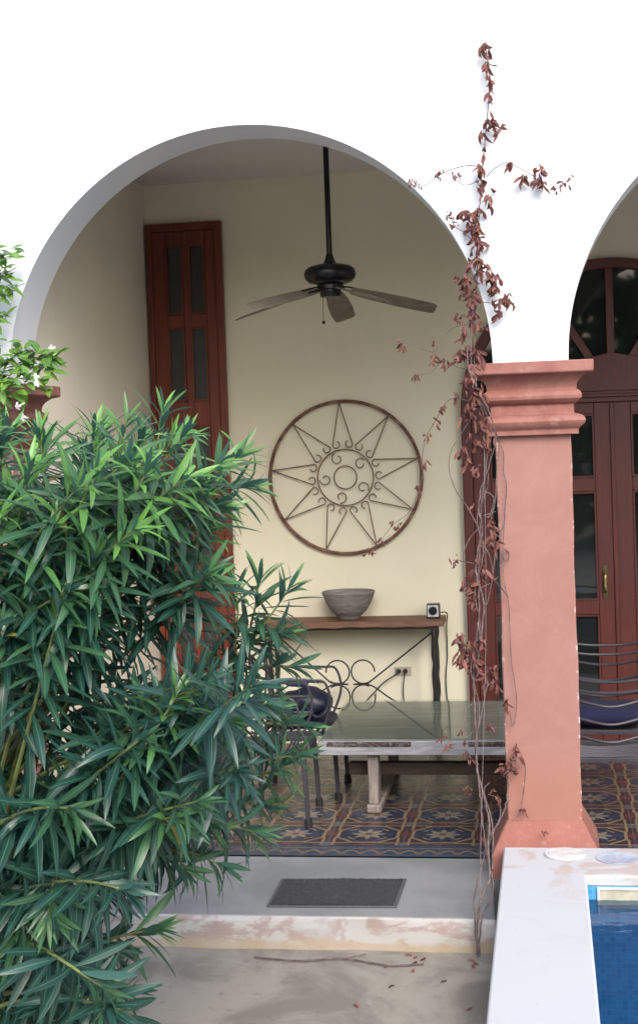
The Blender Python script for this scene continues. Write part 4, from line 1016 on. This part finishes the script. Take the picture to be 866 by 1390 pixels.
vs([(645, 925, -.33), (651, 870, -.3), (648, 845, -.29)], .005)
vs([(648, 1297, -.79), (643, 1230, -.78), (652, 1180, -.7), (665, 1140, -.45), (684, 1100, -.25), (689, 1070, -.16), (690, 1050, -.12)], .004, .003, .002)
vs([(668, 1180, -.6), (668, 1120, -.4), (657, 1075, -.38), (664, 1062, -.36)], .004, .002)
vs([(655, 1160, -.55), (672, 1125, -.35), (692, 1085, -.15)], .003, .002)
vs([(661, 1140, -.5), (678, 1110, -.3), (676, 1085, -.25), (662, 1078, -.3)], .003, .002)
vs([(649, 716, -.21), (635, 690, -.2), (618, 665, -.2), (609, 635, -.2), (613, 610, -.2), (625, 590, -.2), (640, 565, -.2)], .0028, .002)
vs([(650, 716, -.21), (636, 733, -.22), (629, 755, -.23), (631, 785, -.24), (642, 800, -.25)], .0028, .002)
vs([(652, 736, -.22), (663, 752, -.22), (668, 775, -.22), (666, 790, -.22), (652, 798, -.24)], .0028)
vs([(672, 750, -.2), (667, 790, -.22), (660, 820, -.24), (652, 808, -.25)], .0028)
vs([(658, 667, -.19), (667, 672, -.19), (670, 680, -.19), (664, 700, -.19), (660, 702, -.2)], .003)
vs([(672, 694, -.12), (667, 698, -.12), (668, 712, -.12), (675, 722, -.1), (683, 715, -.04), (685, 690, -.03), (687, 660, -.03), (683, 640, -.03), (683, 615, -.03), (677, 600, -.04), (672, 585, -.1)], .003)
vs([(684, 705, -.03), (682, 760, -.03), (684, 790, -.03), (690, 820, -.03), (692, 860, -.03), (694, 900, -.03), (701, 950, -.03), (696, 985, -.03), (691, 965, -.04)], .0022)
vs([(684, 745, -.03), (690, 752, -.05), (688, 762, -.05), (683, 758, -.05), (681, 748, -.05)], .003)
vs([(668, 785, -.22), (680, 798, -.1), (689, 810, -.03)], .0025)
vs([(656, 700, -.2), (670, 690, -.18), (674, 640, -.15), (678, 600, -.12)], .0025)
vs([(700, 1025, -.05), (712, 1040, -.05), (710, 1075, -.05), (704, 1105, -.05), (696, 1111, -.06)], .0035, .002)
vs([(650, 985, -.36), (657, 950, -.33), (662, 930, -.32), (672, 925, -.25)], .003, .002)
vs([(645, 985, -.38), (634, 1000, -.38), (629, 975, -.38), (632, 962, -.38), (641, 955, -.36)], .0025)
# side branches over the white wall
vs([(652, 226, -.04), (632, 225, -.04), (610, 231, -.05), (592, 240, -.05), (575, 252, -.05), (562, 245, -.06)], .003, .0015)
vs([(650, 238, -.04), (643, 248, -.05), (630, 251, -.05), (620, 244, -.05)], .002)
vs([(660, 240, -.04), (672, 228, -.05), (688, 221, -.05), (704, 228, -.05), (722, 238, -.06), (740, 256, -.06), (755, 256, -.06), (772, 243, -.06)], .003, .0015)
vs([(642, 328, -.05), (630, 316, -.06), (616, 306, -.06), (612, 292, -.06)], .002)
vs([(648, 410, -.06), (664, 411, -.07), (674, 414, -.07), (684, 408, -.08)], .0025, .0015)
vs([(642, 395, -.08), (626, 400, -.08), (620, 374, -.08)], .002)
vs([(640, 440, -.1), (615, 445, -.1), (597, 465, -.1), (588, 478, -.1), (563, 470, -.1), (545, 465, -.1)], .002, .0015)
vs([(638, 502, -.15), (620, 498, -.12), (603, 490, -.1), (585, 505, -.1), (566, 510, -.1)], .002, .0015)
vs([(636, 545, -.15), (618, 540, -.13), (604, 548, -.12), (590, 573, -.12), (578, 594, -.12), (573, 620, -.12), (574, 640, -.12), (568, 665, -.12), (555, 695, -.12), (534, 712, -.12), (518, 732, -.12), (505, 750, -.12)], .0022, .0012)
vs([(644, 765, -.2), (628, 762, -.2), (615, 760, -.2)], .002)
# straight garden twine the vine was tied to
TW = MB(); TW.tube([at(656, 560, -.19), at(659, 760, -.24), at(659, 880, -.3), at(656, 1000, -.4), at(652, 1150, -.6), at(651, 1290, -.78)], .001, 5)
curlp = ((0, .12), (.25, .75), (.5, 1.0), (.75, .7), (1, .05))
def dl_(px, py, n_, rx, ry, Y=-.06, L_=.076, hang=.9):
    for _ in range(int(n_*(1.8 if py < 480 else 1.25))):
        x, y = px+vr.gauss(0, rx*.5), py+vr.gauss(0, ry*.5)
        p_ = at(x, y, Y+vr.gauss(0, .018))
        dr = Vector((vr.gauss(0, .5), vr.gauss(0, .3), -hang+vr.gauss(0, .35)))
        LD.leafblade(p_, dr, Vector((vr.uniform(-1, 1), -1, vr.uniform(-.3, .5))), L_*vr.uniform(.45, 1.05), L_*vr.uniform(.18, .36), bend=vr.uniform(-.7, 1.0), fold=vr.uniform(.4, 1.5), age=vr.uniform(0, 1)**2, rnd=vr.random(), twist=vr.uniform(-1.8, 1.8), prof=curlp, curl=vr.uniform(-.2, .8))
clusters = [(657, 64, 8, 7, 8), (660, 88, 7, 6, 8), (662, 106, 4, 5, 6), (664, 130, 3, 4, 10), (668, 160, 6, 7, 10), (673, 175, 4, 4, 8), (655, 178, 3, 6, 5), (656, 205, 2, 2, 8), (652, 225, 4, 5, 5), (651, 245, 6, 4, 12), (662, 265, 5, 5, 10), (650, 285, 3, 5, 5),
    (562, 246, 8, 8, 7, -.06, .04), (594, 235, 7, 7, 7, -.06, .04), (617, 237, 5, 5, 6, -.06, .04), (692, 222, 3, 3, 5), (712, 240, 4, 4, 10), (732, 235, 8, 6, 13), (735, 250, 4, 5, 8), (752, 258, 3, 3, 6, -.06, .045), (765, 249, 5, 6, 6, -.06, .045), (774, 240, 2, 2, 4, -.06, .04),
    (611, 290, 4, 4, 5, -.06, .04), (616, 305, 4, 6, 4, -.06, .04), (630, 287, 3, 3, 6), (641, 295, 9, 6, 12), (645, 312, 9, 7, 9), (648, 330, 8, 6, 10), (648, 352, 10, 7, 10), (650, 368, 5, 4, 6),
    (632, 382, 10, 6, 14, -.09), (638, 402, 12, 8, 14, -.09), (641, 425, 8, 6, 10, -.09), (622, 430, 9, 6, 8, -.1, .045), (618, 375, 3, 5, 4, -.1, .035), (630, 452, 7, 5, 14, -.1), (652, 437, 4, 4, 6, -.09), (624, 480, 9, 6, 12, -.12), (638, 475, 8, 8, 14, -.12), (650, 478, 6, 5, 8, -.12),
    (668, 372, 8, 6, 9, -.07), (671, 390, 8, 6, 12, -.07), (684, 402, 10, 8, 9, -.08), (676, 420, 5, 4, 10, -.08),
    (545, 468, 6, 5, 6, -.1, .05), (589, 487, 8, 6, 7, -.1, .05), (603, 491, 6, 5, 8, -.1, .05), (565, 508, 7, 6, 6, -.1, .05), (587, 462, 2, 1, 6, -.1, .04),
    (618, 540, 6, 4, 8, -.13, .05), (600, 555, 4, 4, 5, -.12, .05), (592, 572, 5, 5, 8, -.12, .05), (580, 592, 4, 4, 5, -.12, .045), (577, 630, 4, 3, 10, -.12, .055), (569, 660, 4, 3, 6, -.12, .055), (534, 712, 7, 6, 6, -.12, .045), (519, 733, 5, 5, 5, -.12, .04), (504, 750, 6, 6, 6, -.12, .045),
    (640, 510, 12, 10, 14, -.22), (645, 535, 16, 12, 16, -.22), (637, 560, 14, 12, 14, -.21), (652, 575, 14, 12, 12, -.2), (660, 595, 9, 9, 9, -.2), (626, 610, 7, 6, 8, -.2), (636, 625, 6, 8, 8, -.2), (650, 640, 7, 7, 10, -.2), (645, 600, 8, 10, 12, -.2), (643, 680, 3, 4, 6, -.2, .04),
    (666, 715, 8, 6, 14, -.17), (672, 735, 9, 6, 8, -.15), (686, 747, 3, 4, 3, -.05, .04), (616, 760, 6, 6, 7, -.2, .045), (652, 770, 8, 8, 12, -.23), (664, 780, 5, 6, 6, -.22), (636, 795, 10, 6, 14, -.25), (644, 812, 9, 7, 7, -.25),
    (627, 875, 18, 6, 14, -.3), (626, 895, 12, 5, 10, -.3), (648, 872, 14, 9, 10, -.3), (650, 895, 16, 12, 12, -.3), (640, 905, 10, 8, 8, -.3), (666, 910, 14, 8, 12, -.27), (672, 925, 8, 6, 8, -.25), (655, 925, 6, 5, 8, -.3),
    (687, 955, 9, 4, 13, -.08, .055), (602, 1000, 5, 3, 8, -.4, .05), (608, 1010, 4, 4, 6, -.4, .05), (625, 992, 3, 2, 8, -.4, .05), (630, 1005, 3, 3, 4, -.4, .05), (664, 985, 5, 4, 6, -.3, .05), (632, 1022, 4, 3, 8, -.4, .05), (638, 1032, 4, 3, 7, -.4, .05), (636, 1068, 4, 2, 12, -.42, .045),
    (700, 1015, 9, 5, 13, -.06, .06), (693, 1035, 14, 9, 12, -.07, .06), (680, 1045, 8, 6, 10, -.1, .055), (674, 1080, 4, 6, 7, -.25, .05), (668, 1070, 2, 3, 3, -.3, .045), (712, 1098, 6, 6, 7, -.05, .05), (738, 1127, 5, 5, 4, -.12, .035), (652, 1135, 3, 3, 6, -.5, .05)]
for c_ in clusters: dl_(*c_)
SV.build('stems', 'vine', vine, smooth=True); LD.build('dry_leaves', 'dry', vine, smooth=True)
TW.build('twine', 'string', vine)
# dry litter on the courtyard floor at the foot of the step
li = random.Random(21); MBL = MB()
for _ in range(16):
    x, y = li.gauss(-.62, .25), li.choice((li.uniform(-.95, -.76), li.uniform(-1.5, -.76)))
    MBL.leafblade((x, y, GZ+.008), (li.uniform(-1, 1), li.uniform(-1, 1), .05), (li.uniform(-.4, .4), li.uniform(-.4, .4), 1), .055*li.uniform(.6, 1.3), .02, bend=.5, fold=.5, age=li.random(), rnd=li.random(), prof=curlp, curl=.5)
o = MBL.build('leaf_litter', 'dry', smooth=True); o['kind'] = 'stuff'; o['label'] = 'scattered dry brown leaves on the courtyard floor at the foot of the step'; o['category'] = 'leaf litter'
mb = MB(); mb.tube(bez([(-1.42, -.86, GZ+.01), (-1.2, -.9, GZ+.012), (-1.0, -.86, GZ+.012), (-.78, -.93, GZ+.01), (-.62, -.9, GZ+.01)], 6), [.004]*25, 6)
mb.tube([(-1.0, -.86, GZ+.012), (-.9, -.80, GZ+.014)], .003, 5)
tag(mb.build('twig', 'vine', smooth=True), 'thin fallen twig on the ground below the step', 'twig')

# ------------------------------------------------------------------ hedge at the far side of the court (seen mirrored in the panes)
hr_ = random.Random(9); HB = MB()
for _ in range(14000):
    x = hr_.uniform(-13, 14); h = 5.4+.8*math.sin(x*.9)+.5*math.sin(x*2.3+1)
    z = hr_.random()**.8*h; y = -20+hr_.uniform(-.5, .5)+.3*math.sin(x*1.7+z)
    HB.leafblade((x, y, GZ+z), (hr_.uniform(-1, 1), hr_.uniform(-1, 1), hr_.uniform(-.6, 1)), (0, 1, .6), hr_.uniform(.3, .5), .22, fold=.1, age=hr_.random(), rnd=hr_.random(), prof=broad)
hd = thing('garden_hedge', 'green hedge across the courtyard mirrored in the door panes', 'hedge', (0, -20, GZ))
HB.build('foliage', 'hedge', hd)
mb = MB()
for i in range(10): mb.tube([(-8.5+i*2, -20, GZ), (-8.3+i*2, -19.9, GZ+2.2), (-8.5+i*2, -205, GZ+4.4)], [.09, .06, .015], 6)
mb.build('stems', 'vine', hd)

# ------------------------------------------------------------------ light
SUN_EL, SUN_AZ = 38, 158     # azimuth from +Y, clockwise seen from above
w = bpy.data.worlds.new('World'); sc.world = w; w.use_nodes = True
nt = w.node_tree; bg = nt.nodes['Background']; sky = nt.nodes.new('ShaderNodeTexSky'); sky.sky_type = 'NISHITA'; sky.sun_disc = False
sky.sun_elevation = R(SUN_EL); sky.sun_rotation = R(SUN_AZ); sky.dust_density = 3.0; sky.air_density = 1.0
nt.links.new(sky.outputs[0], bg.inputs[0]); bg.inputs[1].default_value = 0.14
sl = bpy.data.lights.new('sun', 'SUN'); sl.energy = 0.88; sl.angle = R(36); sl.color = (1.0, .985, .97)
so_ = bpy.data.objects.new('sun', sl); col.objects.link(so_)
az = R(SUN_AZ); el = R(SUN_EL)
dvec = Vector((math.sin(az)*math.cos(el), math.cos(az)*math.cos(el), math.sin(el)))
so_.rotation_euler = dvec.to_track_quat('Z', 'Y').to_euler(); so_.location = dvec*20
sc.view_settings.view_transform = 'Standard'; sc.view_settings.look = 'None'; sc.view_settings.gamma = 1
sc.view_settings.exposure = 1.42; sc.view_settings.use_curve_mapping = False
sc.cycles.max_bounces = 10; sc.cycles.diffuse_bounces = 6; sc.cycles.transparent_max_bounces = 16
sc.cycles.caustics_reflective = False; sc.cycles.caustics_refractive = False
